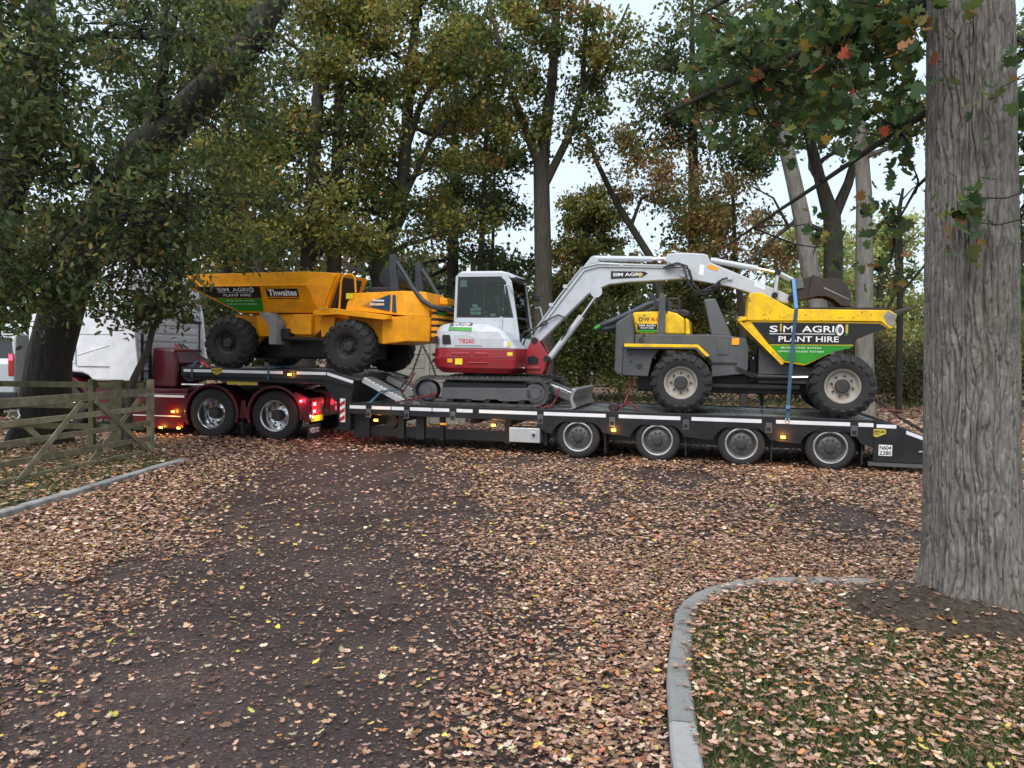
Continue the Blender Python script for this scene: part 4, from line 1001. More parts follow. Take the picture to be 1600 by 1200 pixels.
# ================================================================== EXCAVATOR
def excavator():
    t = Root('mini_excavator', 'silver and red tracked excavator in the middle of the trailer, boom reaching right', 'excavator', (-1.9,1.25,.82), TRAILER)
    Z0 = .825
    # tracks
    def track(v0, v1):
        zc = Z0+.26; r = .255; u0, u1 = -2.90, -.83
        def loop(rad):
            pts = arc(u0,zc,rad,270,90,12)
            n = 16
            pts += [(u0+(u1-u0)*i/n, zc+rad+.018*(i/n)) for i in range(1,n)]
            pts += arc(u1,zc+.01,rad,90,-90,12)
            pts += [(u1-(u1-u0)*i/n, zc-rad) for i in range(1,n)]
            return pts
        out, inn = loop(r), loop(r-.05); n = len(out)
        rings = [[(x,v0,z) for x,z in out],[(x,v1,z) for x,z in out],[(x,v1,z) for x,z in inn],[(x,v0,z) for x,z in inn],[(x,v0,z) for x,z in out]]
        m = MB(); m.loft([r_ for r_ in rings],False,False)
        # grouser pads all round
        P = [Vector((x,z)) for x,z in out]; L = [0]
        for i in range(n): L.append(L[-1]+(P[(i+1)%n]-P[i]).length)
        k = 58; j = 0
        for q in range(k):
            s = L[-1]*q/k
            while L[j+1] < s: j += 1
            a, b = P[j], P[(j+1)%n]; d = (b-a).normalized(); p = a+d*(s-L[j]); nn = Vector((d.y,-d.x))
            if (p-Vector(((u0+u1)/2,zc))).dot(nn) < 0: nn = -nn
            c = [(p-d*.02-nn*.003),(p+d*.02-nn*.003),(p+d*.014+nn*.022),(p-d*.014+nn*.022)]
            m.prism([(w.x,w.y) for w in c],v0+.01,v1-.01)
        tr = m.build('track','rubber_track',t)
        va = v0+.07
        m = MB(); m.prism([(-2.62,zc+.06),(-.98,zc+.085),(-.92,zc+.03),(-.93,zc-.13),(-1.08,zc-.135),(-1.2,zc-.16),(-1.5,zc-.16),(-1.55,zc-.135),(-1.75,zc-.135),(-1.8,zc-.16),(-2.0,zc-.16),(-2.05,zc-.14),(-2.62,zc-.15)],va,v1-.07); m.build('track_frame','track_steel',t,tr,bevel=.01)
        m = MB(); m.box(-2.6,-1.0,va+.03,v1-.03,zc+.07,zc+.16); m.build('track_frame_top','black_paint',t,tr)
        for u,rr in ((u0,.19),(u1,.195)):
            m = MB(); m.lathe([(rr,va+.22),(rr,va+.02),(rr-.03,va+.0),(rr*.55,va-.0),(rr*.5,va-.015),(.01,va-.015)],(u,0,zc),22); m.build('idler' if u==u0 else 'sprocket','track_steel',t,tr)
        for u in (-2.45,-2.1,-1.75,-1.4,-1.1):
            m = MB(); m.lathe([(.07,va+.02),(.07,v1-.09),(.02,v1-.08)],(u,0,zc-.14),14); m.build('roller','black_paint',t,tr)
        for k in range(3):
            m = MB(); m.lathe([(.025,.02),(.025,-.004),(.001,-.006)],(u1+.10*math.cos(k*1.6+.4),va-.0,zc+.10*math.sin(k*1.6+.4)),8); m.build('bolt','black_paint',t,tr)
    track(.25,.65); track(1.85,2.25)
    m = MB(); m.prism([(-2.5,Z0+.5),(-1.2,Z0+.5),(-1.0,Z0+.3),(-1.1,Z0+.1),(-2.6,Z0+.1),(-2.7,Z0+.3)],.66,1.84); m.build('undercarriage','black_paint',t,bevel=.02)
    m = MB(); m.lathe([(.5,0),(.5,.14)],(-2.0,1.25,Z0+.49),32,True,'z'); m.build('slew_ring','black_paint',t)
    # dozer blade
    for v in (.85,1.65):
        m = MB(); m.prism([(-1.1,Z0+.40),(-1.0,Z0+.50),(-.32,Z0+.26),(-.22,Z0+.14),(-.30,Z0+.10)],v-.07,v+.07); m.build('blade_arm','track_steel',t,bevel=.015)
    m = MB(); m.tube([(-1.0,1.25,Z0+.45),(-.45,1.25,Z0+.27)],.04,10); m.tube([(-.5,1.25,Z0+.285),(-.22,1.25,Z0+.2)],.025,8); m.build('blade_ram','bare_steel',t)
    prof = [(-.18,.01),(-.13,.04),(-.165,.12),(-.18,.20),(-.165,.28),(-.13,.345)]
    outp = [(u+.03+.012*abs(i-2.5),Z0+z) for i,(u,z) in enumerate(prof)]; inp = [(u-.02,Z0+z) for u,z in prof]
    m = MB(); m.prism(outp+inp[::-1],.27,2.23); b = m.build('dozer_blade','bare_steel',t,bevel=.004)
    m = MB(); m.prism([(-.165,Z0+.335),(-.10,Z0+.335),(-.10,Z0+.362),(-.165,Z0+.362)],.268,2.232); m.build('blade_edge','aluminium',t,b)
    # house: rounded tail in plan
    def plan(u0, u1, v0, v1, r, z, rf=.1):
        p = []
        for k in range(9): a = R(180+90*k/8); p.append((u0+r+r*math.cos(a), v0+r+r*math.sin(a), z))
        for k in range(5): a = R(270+90*k/4); p.append((u1-rf+rf*math.cos(a), v0+rf+rf*math.sin(a), z))
        for k in range(5): a = R(0+90*k/4); p.append((u1-rf+rf*math.cos(a), v1-rf+rf*math.sin(a), z))
        for k in range(9): a = R(90+90*k/8); p.append((u0+r+r*math.cos(a), v1-r+r*math.sin(a), z))
        return p
    m = MB(); m.loft([plan(-2.74,-1.32,.38,2.12,.40,1.42),plan(-2.86,-1.20,.30,2.2,.42,1.52),plan(-2.90,-1.18,.28,2.22,.42,1.69)],smooth=False); hb = m.build('counterweight','red_paint',t,bevel=.02,seg=3)
    m = MB(); m.loft([plan(-2.88,-1.19,.30,2.2,.42,1.695),plan(-2.87,-1.19,.30,2.2,.42,1.865)]); m.build('red_band','red_paint',t,bevel=.008)
    for u0,u1 in ((-2.44,-2.06),(-2.0,-1.7)):
        m = MB(); m.prism([(u0,1.745),(u1,1.745),(u1-.03,1.80),(u0+.03,1.80)],.288,.302); m.build('band_recess','red_paint',t,bevel=.006)
    m = MB(); m.box(-2.10,-1.72,.268,.283,1.605,1.625); m.build('casting_rib','red_paint',t,bevel=.005)
    # silver engine cover, near side and around the tail
    rings = []
    for z,u0,u1,v0,r in ((1.87,-2.87,-1.20,.31,.42),(2.05,-2.865,-1.33,.31,.42),(2.18,-2.85,-1.44,.33,.42),(2.27,-2.81,-1.60,.37,.40),(2.32,-2.74,-1.74,.43,.38),(2.345,-2.62,-1.9,.52,.34)):
        rings.append(plan(u0,u1,v0,2.18-(v0-.31),r,z))
    m = MB(); m.loft(rings,smooth=False); ec = m.build('engine_cover','silver_paint',t,bevel=.02,seg=3)
    vp = .305
    flat_panel([(-2.60,1.945),(-2.43,1.945),(-2.455,2.10),(-2.47,2.115),(-2.585,2.115),(-2.605,2.10)],vp,t,'side_vent','decal_black',ec)
    m = MB(); m.prism([(-2.36,1.92),(-1.84,1.92),(-1.90,2.02),(-2.02,2.10),(-2.14,2.125),(-2.37,2.125)],.296,.308); rc = m.build('badge_recess','silver_paint',t,ec,bevel=.01)
    lettering('TB260',side_rect(-2.285,-1.985,1.96,2.045,.2945),t,'decal_red',rc,.02)
    m = MB(); m.prism([(-2.80,1.95),(-2.70,1.95),(-2.69,2.09),(-2.74,2.09)],.335,.40,[(-2.86,1.95),(-2.76,1.95),(-2.75,2.09),(-2.80,2.09)]); m.build('tail_lamp_recess','decal_black',t,ec)
    st = flat_panel([(-2.50,2.20),(-2.05,2.19),(-2.06,2.345),(-2.48,2.345)],lambda z: .33+(z-2.17)*.62-.012,t,'hire_sticker','decal_black',ec)
    flat_panel([(-2.50,2.197),(-2.05,2.187),(-2.052,2.255),(-2.496,2.262)],lambda z: .33+(z-2.17)*.62-.0165,t,'green_band','decal_green',st)
    lettering('SIM AGRI',side_rect(-2.43,-2.1,2.305,2.335,lambda z: .33+(z-2.17)*.62-.018),t,'decal_white',st,.02)
    lettering('PLANT HIRE',side_rect(-2.41,-2.12,2.272,2.295,lambda z: .33+(z-2.17)*.62-.018),t,'decal_white',st,.02)
    for u0,u1,z0,z1,c in ((-2.49,-2.39,1.61,1.68,'decal_orange'),(-2.34,-2.20,1.575,1.685,'decal_yellow')):
        flat_panel([(u0,z0),(u1,z0),(u1,z1),(u0,z1)],.2795,t,'warning_sticker',c)
    flat_panel([(-1.36,1.75),(-1.26,1.75),(-1.26,1.81),(-1.36,1.81)],.299,t,'warning_sticker','decal_yellow')
    for u0,u1,z0,z1,c in ((-1.43,-1.37,1.90,2.01,'decal_white'),(-1.365,-1.31,1.92,2.0,'decal_yellow')):
        flat_panel([(u0,z0),(u1,z0),(u1,z1),(u0,z1)],.3085,t,'warning_sticker',c,ec)
    m = MB(); m.box(-2.88,-2.84,.52,.75,1.60,1.66); m.box(-2.88,-2.84,.52,.75,1.72,1.78); m.build('tail_vent','decal_black',t)
    # cab on the far half
    ca, cb = .98, 2.12
    side = [(-2.63,2.36),(-2.60,3.24),(-2.53,3.32),(-1.66,3.31),(-1.56,3.25),(-1.49,3.14),(-1.27,1.80),(-1.33,1.74),(-2.45,1.74),(-2.63,2.0)]
    win = [(-2.575,2.46),(-2.55,3.235),(-1.70,3.235),(-1.60,3.14),(-1.44,2.46)]
    # posts and beams as real frames
    def frame_side(v0,v1):
        m = MB()
        m.prism([(-2.63,2.36),(-2.60,3.24),(-2.53,3.32),(-2.55,3.235),(-2.575,2.46)],v0,v1)
        m.prism([(-2.53,3.32),(-1.66,3.31),(-1.70,3.235),(-2.55,3.235)],v0,v1)
        m.prism([(-1.66,3.31),(-1.56,3.25),(-1.49,3.14),(-1.27,1.80),(-1.33,1.74),(-1.36,1.9),(-1.44,2.46),(-1.60,3.14),(-1.70,3.235)],v0,v1)
        m.prism([(-2.63,2.36),(-2.575,2.46),(-1.44,2.46),(-1.36,1.9),(-1.33,1.74),(-2.45,1.74),(-2.63,2.0)],v0,v1)
        return m
    cab = frame_side(ca,ca+.05).build('cab_frame','silver_paint',t,bevel=.008)
    frame_side(cb-.05,cb).build('cab_frame','silver_paint',t,bevel=.008)
    def inset(poly,k):
        cx = sum(p[0] for p in poly)/len(poly); cz = sum(p[1] for p in poly)/len(poly)
        return [(cx+(x-cx)*k,cz+(z-cz)*k) for x,z in poly]
    for v in (ca+.012,cb-.018):
        outer = inset(win,1.0); inner = inset(win,.93); n = len(win); m = MB()
        for i in range(n):
            j = (i+1)%n; m.prism([outer[i],outer[j],inner[j],inner[i]],v,v+.012)
        m.build('window_seal','black_plastic',t)
        m = MB(); m.prism(inset(win,.94),v+.004,v+.008); g = m.build('side_window','cab_glass',t)
        m = MB(); m.box(-2.03,-2.00,v-.002,v+.010,2.5,3.2); m.build('window_bar','black_plastic',t,g)
    m = MB(); m.prism([(-2.56,3.28),(-1.60,3.27),(-1.5,3.2),(-1.42,3.22),(-1.55,3.31),(-1.7,3.345),(-2.5,3.35)],ca+.03,cb-.03); m.build('roof','silver_paint',t,bevel=.02)
    m = MB(); m.prism([(-1.62,3.29),(-1.30,3.20),(-1.30,3.18),(-1.62,3.25)],ca+.1,cb-.05); m.build('sun_visor','black_plastic',t)
    # front: posts, glass, black lower panel
    def fr(v0,v1,a,b,th=.04): return [(a[0],v0,a[1]),(a[0]+th,v0,a[1]),(a[0]+th,v1,a[1]),(a[0],v1,a[1])],[(b[0],v0,b[1]),(b[0]+th,v0,b[1]),(b[0]+th,v1,b[1]),(b[0],v1,b[1])]
    r0,r1 = fr(ca+.051,cb-.051,(-1.345,1.95),(-1.54,3.16),.008); m = MB(); m.loft([r0,r1]); m.build('windscreen','cab_glass',t)
    for v in (ca+.051,cb-.12):
        r0,r1 = fr(v,v+.06,(-1.33,1.80),(-1.525,3.18),.016); m = MB(); m.loft([r0,r1]); m.build('screen_seal','black_plastic',t)
    r0,r1 = fr(ca+.111,cb-.121,(-1.425,2.45),(-1.433,2.49),.016); m = MB(); m.loft([r0,r1]); m.build('screen_bar','black_plastic',t)
    m = MB(); m.box(-2.60,-2.57,ca+.051,cb-.051,2.40,2.50); m.box(-2.585,-2.55,ca+.051,cb-.051,3.2,3.28); m.build('cab_rear_frame','silver_paint',t)
    m = MB(); m.box(-2.575,-2.567,ca+.051,cb-.051,2.501,3.199); m.build('rear_window','cab_glass',t)
    m = MB(); m.box(-2.5,-1.36,ca+.06,cb-.06,1.80,1.86); m.build('cab_floor','black_plastic',t)
    # inside
    m = MB(); m.prism([(-2.38,2.2),(-1.95,2.2),(-1.95,2.32),(-2.25,2.34),(-2.36,2.95),(-2.47,2.95)],1.3,1.8); m.build('seat','seat_vinyl',t,bevel=.04,seg=3)
    m = MB(); m.box(-2.36,-1.95,1.35,1.75,1.86,2.2); m.build('seat_base','black_plastic',t)
    for v in (1.2,1.9):
        m = MB(); m.tube([(-1.85,v,1.9),(-1.83,v,2.5)],.03,8); m.tube([(-1.83,v,2.5),(-1.83,v,2.62)],.022,8); m.build('control_lever','black_plastic',t)
    m = MB(); m.box(-1.66,-1.60,1.08,1.2,2.46,2.85); m.build('monitor','black_plastic',t,bevel=.01)
    for u,z in ((-2.30,2.56),(-2.19,2.56),(-2.30,2.63),(-2.19,2.64),(-2.26,2.70),(-1.90,2.52)):
        m = MB(); m.box(u,u+.10,ca+.024,ca+.026,z-.04,z+.02); m.build('paper_notice','paper_white',t)
    m = MB(); m.box(-2.52,-2.38,ca+.024,ca+.026,3.05,3.18); m.build('window_sticker','paper_white',t)
    m = MB(); m.lathe([(.05,0),(.05,.03),(.042,.035),(.042,.10),(.03,.12),(.001,.12)],(-2.52,1.5,3.352),14,True,'z'); m.build('beacon','decal_white',t)
    # mirrors and rails
    m = MB(); m.tube([(-1.60,.98,2.92),(-1.60,.90,3.06),(-1.52,.88,3.07),(-1.46,.93,2.94),(-1.45,.98,2.9)],.012,6); m.build('hand_rail','silver_paint',t)
    m = MB(); m.tube([(-1.26,1.95,2.70),(-1.16,1.95,2.72),(-1.10,1.95,2.5),(-1.07,1.95,2.1)],.014,6); m.build('hand_rail','silver_paint',t)
    m = MB(); m.tube([(-1.47,.55,2.0),(-1.52,.52,2.2)],.014,6); mi = m.build('mirror_arm','black_plastic',t)
    m = MB(); m.loft([[(-1.535+.035*math.cos(a)*s,.50+y,2.335+.125*math.sin(a)*s) for a in [k*math.pi/8 for k in range(16)]] for y,s in ((-.03,.8),(-.02,1),(.01,1),(.02,.85))]); m.build('mirror','silver_paint',t,mi)
    m = MB(); m.box(-1.36,-1.20,2.0,2.12,2.85,2.98); m.build('work_lamp','black_plastic',t,bevel=.02)
    # swing post
    for v0,v1 in ((1.02,1.10),(1.30,1.38)):
        m = MB(); m.prism([(-1.38,1.72),(-1.20,1.82),(-1.10,2.06),(-1.04,2.11),(-.98,2.07),(-.75,1.72),(-.80,1.62),(-.88,1.40),(-1.20,1.42),(-1.28,1.56)],v0,v1); m.build('swing_bracket','red_paint',t,bevel=.012)
    m = MB(); m.prism([(-1.30,1.70),(-.92,1.70),(-.84,1.55),(-.90,1.42),(-1.25,1.42)],1.101,1.299); m.build('swing_post','red_paint',t,bevel=.02)
    m = MB(); m.prism([(-1.16,1.60),(-.97,1.60),(-.95,1.70),(-1.05,1.76),(-1.16,1.72)],1.005,1.0195); m.build('dark_notch_slab','black_paint',t)  # raised black slab painted in for the dark gap of the notch and its hoses
    m = MB(); m.box(-1.18,-.92,.985,1.0195,1.50,1.545); m.build('swing_lug','red_paint',t,bevel=.006)
    m = MB(); m.prism([(-1.45,1.70),(-1.20,1.80),(-1.16,1.50),(-1.30,1.43),(-1.55,1.45)],.85,1.55); m.build('swing_nose','red_paint',t,bevel=.02)
    m = MB(); m.tube([(-1.45,.82,1.52),(-1.17,.84,1.52)],.022,8); m.build('swing_ram','chrome',t)
    for u,z in ((-1.04,2.04),(-.80,1.70)):
        m = MB(); m.lathe([(.058,1.0),(.058,1.4)],(u,0,z),14); m.build('pivot_pin','black_paint',t)
    # boom, dipper, rams
    boom = [(-1.10,2.08),(-1.04,2.24),(-.66,2.74),(-.20,3.36),(.0,3.50),(.12,3.49),(.9,3.44),(1.33,3.42),(1.62,3.38),(1.79,3.29),(1.72,3.17),(1.2,3.14),(.70,3.12),(.33,3.08),(.12,2.99),(-.06,2.90),(-.50,2.47),(-.94,2.03),(-1.02,1.99)]
    m = MB(); m.prism(boom,1.105,1.295); bo = m.build('boom','silver_paint',t,bevel=.015)
    m = MB(); m.prism([(-.16,3.40),(-.02,3.58),(.03,3.61),(.08,3.58),(.14,3.48),(.0,3.46)],1.10,1.30); m.build('ram_bracket','silver_paint',t,bo,bevel=.01)
    m = MB(); m.lathe([(.11,1.085),(.11,1.10),(.001,1.10)],(.10,0,2.95),18); m.build('ram_boss','silver_paint',t,bo)
    dip = [(1.30,3.50),(1.34,3.58),(1.42,3.62),(1.61,3.635),(2.0,3.605),(2.07,3.58),(2.12,3.45),(3.2,2.98),(3.44,2.87),(3.50,2.80),(3.46,2.73),(3.38,2.73),(2.80,2.91),(2.46,3.02),(1.90,3.13),(1.70,3.16),(1.60,3.20),(1.50,3.40)]
    m = MB(); m.prism(dip,1.12,1.28); dp = m.build('dipper','silver_paint',t,bevel=.015)
    m = MB(); m.lathe([(.075,1.06),(.075,1.34)],(1.66,0,3.27),18); m.build('dipper_pin','silver_paint',t)
    for v in (1.2,):
        m = MB(); m.tube([(-.78,v,1.71),(-.18,v,2.50)],.062,12); m.build('boom_ram','silver_paint',t)
        m = MB(); m.tube([(-.18,v,2.50),(.10,v,2.90)],.036,10); m.build('boom_ram_rod','chrome',t)
    m = MB(); m.tube([(.03,1.2,3.57),(1.10,1.2,3.535)],.052,12); m.build('dipper_ram','silver_paint',t)
    m = MB(); m.tube([(1.10,1.2,3.535),(1.34,1.2,3.54)],.03,8); m.build('dipper_ram_rod','chrome',t)
    m = MB(); m.tube([(2.12,1.2,3.50),(2.92,1.2,3.335)],.05,12); m.build('bucket_ram','silver_paint',t)
    m = MB(); m.tube([(2.92,1.2,3.335),(3.25,1.2,3.26)],.026,8); m.build('bucket_ram_rod','chrome',t)
    for v in (1.08,1.32):
        m = MB(); m.tube([(3.25,v,3.26),(3.22,v,2.86)],.028,8); m.build('bucket_link','silver_paint',t)
        m = MB(); m.tube([(3.25,v,3.26),(3.55,v,3.10)],.03,8); m.build('bucket_link','silver_paint',t)
    for u,z in ((3.25,3.26),(3.21,2.86)):
        m = MB(); m.lathe([(.052,1.04),(.052,1.36)],(u,0,z),12); m.build('link_pin','black_paint',t)
    # boom plate, labels, hoses
    p = flat_panel([(.36,3.175),(.93,3.20),(1.03,3.27),(.96,3.305),(.36,3.32)],1.1045,t,'hire_plate','decal_black',bo)
    lettering('SIM AGRI',side_rect(.40,.90,3.225,3.285,1.0985),t,'decal_white',p,.02)
    flat_panel([(.895+.045*math.cos(a),3.25+.04*math.sin(a)) for a in [k*math.pi/7 for k in range(14)]],1.0995,t,'tyre_emblem','decal_wheat',p,th=.001)
    flat_panel([(2.06,3.36),(2.24,3.29),(2.25,3.36),(2.10,3.42)],1.1195,t,'warning_sticker','decal_orange',dp)
    flat_panel([(1.92,3.24),(2.0,3.22),(2.02,3.40),(1.94,3.42)],1.1195,t,'load_chart','decal_white',dp)
    flat_panel([(2.86,3.02),(3.05,2.95),(3.04,3.05),(2.87,3.10)],1.1195,t,'maker_sticker','paper_white',dp)
    hoses = [[(-1.06,1.09,2.22),(-.60,1.085,2.86),(-.18,1.085,3.39),(.12,1.085,3.455),(.9,1.085,3.42),(1.35,1.085,3.40)],
             [(-.98,1.085,2.22),(-.52,1.085,2.84),(-.13,1.085,3.34),(.14,1.085,3.41),(.95,1.085,3.385),(1.30,1.085,3.37)]]
    for h in hoses:
        m = MB(); m.tube(h,.013,6); m.build('hydraulic_pipe','silver_paint',t,bo)
    black = [[(1.32,1.08,3.38),(1.55,1.02,3.44),(1.72,1.0,3.38),(1.80,1.0,3.15),(1.90,1.0,2.95),(2.05,1.0,2.90),(2.2,1.0,3.0),(2.32,1.05,3.14),(2.46,1.10,3.18)],
             [(1.34,1.06,3.36),(1.60,1.0,3.41),(1.77,.98,3.30),(1.84,.98,3.05),(1.98,.98,2.92),(2.14,.98,2.95),(2.26,1.03,3.1),(2.36,1.09,3.16)],
             [(1.3,1.04,3.35),(1.66,.97,3.36),(1.74,.96,3.12),(1.86,.96,2.93),(2.02,.98,2.87),(2.18,1.0,2.95),(2.3,1.06,3.08)],
             [(-1.32,1.0,1.95),(-1.22,.96,2.2),(-1.02,1.0,2.25),(-.85,1.04,2.40),(-.60,1.06,2.52),(-.42,1.05,2.45),(-.40,1.1,2.30),(-.55,1.15,2.05)],
             [(-1.30,1.02,1.88),(-1.30,.97,2.12),(-1.12,.98,2.24),(-.95,1.03,2.30),(-.80,1.06,2.38)],
             [(-1.28,1.05,1.9),(-1.2,1.0,2.1),(-1.05,1.02,2.18)]]
    for h in black:
        m = MB(); m.tube(h,.016,6); m.build('hydraulic_hose','black_plastic',t)
    for u,z in ((-.74,2.71),(-.48,3.05),(.55,3.43),(2.46,3.17)):
        m = MB(); m.box(u-.04,u+.04,1.07,1.10,z-.03,z+.03); m.build('pipe_clamp','silver_paint',t,bo)
    # bucket
    outer = [(3.80,3.19),(3.90,3.16),(4.0,3.115),(4.14,3.13),(4.26,3.10),(4.35,3.02),(4.40,2.86),(4.41,2.66)]
    inner = [(4.26,2.67),(4.14,2.78),(4.02,2.83),(3.88,2.83),(3.74,2.79)]
    sidep = outer+inner
    for v in (.92,1.47):
        m = MB(); m.prism(sidep,v,v+.03); m.build('bucket_side','rusty_steel',t,bevel=.004)
    shell = outer; th = .03; m = MB()
    inn = [(u-.03*(1 if u>4.2 else .2),z-.03) for u,z in shell]
    m.prism(shell+inn[::-1],.951,1.469); m.build('bucket_shell','rusty_steel',t)
    m = MB(); m.prism([(3.98,2.98),(4.38,2.78),(4.38,2.765),(3.98,2.962)],.914,.9195); m.build('wear_bar','bare_steel',t)
    m = MB(); m.prism([(3.46,3.13),(3.82,3.19),(3.86,3.08),(3.76,2.79),(3.58,2.76),(3.46,2.72),(3.42,2.82),(3.52,2.95)],1.02,1.38); m.build('quick_hitch','rusty_steel',t,bevel=.02)
    m = MB(); m.prism([(3.47,3.10),(3.64,3.15),(3.68,2.98),(3.52,2.95)],.99,1.015); m.build('hitch_plate','grey_rim',t,bevel=.005)
    for u,z in ((3.86,3.12),(3.47,2.80)):
        m = MB(); m.lathe([(.048,.98),(.048,1.42)],(u,0,z),12); m.build('hitch_pin','black_paint',t)
    return t
EX = excavator()

# ================================================================== GREY AND YELLOW DUMPER
def grey_dumper():
    t = Root('site_dumper', 'dark grey dumper with yellow skip at the rear end of the trailer', 'dumper', (3.0,1.25,.82), TRAILER)
    set_wheels(t,[(1.70,1.34),(4.22,1.345)],.515,.42,.265,'cream_rim','dark_hub',.11,.15,2.35)
    for u in (1.70,4.22):
        m = MB(); m.lathe([(.12,.5),(.12,2.0)],(u,0,1.33),14); m.build('axle','black_paint',t)
    m = MB(); m.box(.9,4.6,.9,1.6,1.15,1.5); m.build('drive_line','black_paint',t,bevel=.04)
    # rear body
    m = MB(); m.prism([(.57,2.34),(.62,2.38),(.84,2.52),(.89,2.15),(.89,1.97),(.72,1.97),(.70,1.44),(.60,1.45),(.56,1.51)],.34,2.16); m.build('tail_casting','grey_paint',t,bevel=.03,seg=3)
    m = MB(); m.prism([(.892,2.15),(2.13,2.155),(2.47,2.14),(2.74,2.09),(2.78,1.95),(2.78,1.58),(2.70,1.50),(2.20,1.44),(2.18,1.72),(1.98,1.89),(.892,1.90)],.40,2.10); m.build('body','grey_paint',t,bevel=.015)
    m = MB(); m.prism([(.701,1.90),(1.32,1.90),(1.20,1.72),(1.14,1.43),(.701,1.44)],.36,2.14); m.build('side_panel','grey_paint',t,bevel=.012)
    for u,z,r,c in ((1.01,2.05,.05,'rusty_steel'),(.99,1.60,.05,'rusty_steel'),(1.25,1.75,.022,'decal_black'),(1.24,1.50,.022,'decal_black'),(.84,1.80,.018,'decal_black'),(.84,1.68,.018,'decal_black'),(1.05,2.13,.02,'decal_black')):
        v = .357 if z < 1.9 else .397
        m = MB(); m.lathe([(r,.0),(r,-.006),(.001,-.006)],(u,v,z),14); m.build('cover_plug',c,t)
    m = MB(); m.box(2.28,2.46,.385,.399,1.82,2.06); m.build('access_hatch','grey_paint',t,bevel=.008)
    m = MB(); m.prism([(2.15,1.66),(2.60,1.66),(2.60,1.69),(2.15,1.69)],.385,.399); m.build('seam','black_paint',t)
    # yellow edged mudguard
    m = MB(); m.prism([(.74,1.985),(1.97,1.98),(2.16,1.80),(2.11,1.78),(1.95,1.93),(.74,1.93)],.20,.34); m.build('mudguard_edge','yellow_paint',t,bevel=.006)
    m = MB(); m.prism([(.75,1.925),(1.94,1.925),(2.10,1.775),(2.06,1.775),(1.92,1.905),(.75,1.905)],.21,.60); m.build('mudguard','grey_paint',t)
    m = MB(); m.prism([(.74,1.985),(1.97,1.98),(2.16,1.80),(2.11,1.78),(1.95,1.93),(.74,1.93)],1.9,2.30); m.build('mudguard','grey_paint',t,bevel=.006)
    # engine cover
    m = MB(); m.prism([(.82,2.54),(1.42,2.565),(1.60,2.52),(1.72,2.43),(1.73,2.16),(.90,2.16)],.55,1.75); ec = m.build('engine_cover','yellow_paint',t,bevel=.035,seg=3)
    m = MB(); m.prism([(1.731,2.45),(1.80,2.40),(1.82,2.16),(1.734,2.16)],.62,1.6); m.build('cover_end','yellow_paint',t,bevel=.02)
    lettering('DW',side_rect(.945,1.135,2.385,2.45,.5445),t,'black_plastic',ec,.01)
    lettering('60',side_rect(1.155,1.32,2.385,2.45,.5445),t,'decal_red',ec,.0)
    p = flat_panel([(.92,2.19),(1.26,2.19),(1.26,2.335),(.92,2.335)],.547,t,'hire_sticker','decal_black',ec)
    flat_panel([(.92,2.188),(1.26,2.188),(1.26,2.235),(.92,2.235)],.5425,t,'green_band','decal_green',p,th=.001)
    lettering('SIM AGRI',side_rect(.95,1.23,2.293,2.323,.5405),t,'decal_white',p,.02)
    lettering('PLANT HIRE',side_rect(.98,1.20,2.255,2.278,.5405),t,'decal_white',p,.02)
    # roll frame folded towards the tail
    for v in (.48,2.02):
        m = MB(); m.prism([(1.27,2.0),(1.40,2.0),(1.40,2.80),(1.36,2.86),(1.31,2.86),(1.29,2.80)],v-.03,v+.03); m.build('roll_frame_post','grey_paint',t,bevel=.01)
    A = [(1.30,2.74),(1.10,2.68),(.85,2.56),(.50,2.40),(.28,2.31)]
    hoop = [(u,.62,z) for u,z in A]+[(.20,.68,2.28),(.16,.82,2.26),(.16,1.68,2.26),(.20,1.82,2.28)]+[(u,1.88,z) for u,z in A[::-1]]
    m = MB(); m.tube(hoop,.052,10); m.build('roll_frame_hoop','blue_black_tube',t)
    m = MB(); m.tube([(.26,.60,2.30),(.17,.60,2.25)],.035,8); m.build('hoop_cap','decal_green',t)
    m = MB(); m.tube([(.66,.68,2.38),(.40,.68,2.30)],.022,8); m.build('gas_strut','bare_steel',t)
    m = MB(); m.prism([(1.10,2.80),(1.13,2.88),(1.18,2.87),(1.24,2.72),(1.22,2.64),(1.12,2.68)],.60,.95); m.build('seat_top','seat_vinyl',t,bevel=.02)
    m = MB(); m.prism([(1.20,2.78),(1.32,2.70),(1.30,2.60),(1.18,2.64)],.50,.60); m.build('hinge_block','black_plastic',t,bevel=.01)
    m = MB(); m.tube([(1.42,.56,2.52),(1.42,.56,2.74),(1.46,.56,2.77),(1.60,.56,2.77),(1.63,.56,2.74),(1.63,.56,2.52)],.018,8); m.tube([(1.42,.56,2.64),(1.63,.56,2.64)],.014,6); m.build('hand_rail','black_plastic',t)
    m = MB(); m.prism([(1.45,2.5),(1.78,2.46),(1.80,2.56),(1.72,2.60),(1.47,2.60)],.75,1.5); m.build('seat','seat_vinyl',t,bevel=.03)
    # steering console, column and wheel
    m = MB(); m.loft([[(2.17,.75,2.15),(2.52,.75,2.13),(2.52,1.35,2.13),(2.17,1.35,2.15)],[(2.02,.85,2.78),(2.22,.85,2.80),(2.22,1.25,2.80),(2.02,1.25,2.78)]]); m.build('console','grey_paint',t,bevel=.03,seg=3)
    m = MB(); m.box(2.51,2.63,.385,.398,1.985,2.10); m.build('orange_tag','decal_orange',t)
    c, ax = Vector((2.04,1.05,2.95)), Vector((-.45,0,.9)).normalized(); a1 = Vector((0,1,0)); a2 = ax.cross(a1)
    m = MB(); m.tube([c+.19*(a1*math.cos(k*math.pi/10)+a2*math.sin(k*math.pi/10)) for k in range(20)],.016,6,True)
    for k in range(3): m.tube([c,c+.185*(a1*math.cos(k*2.1)+a2*math.sin(k*2.1))],.012,5)
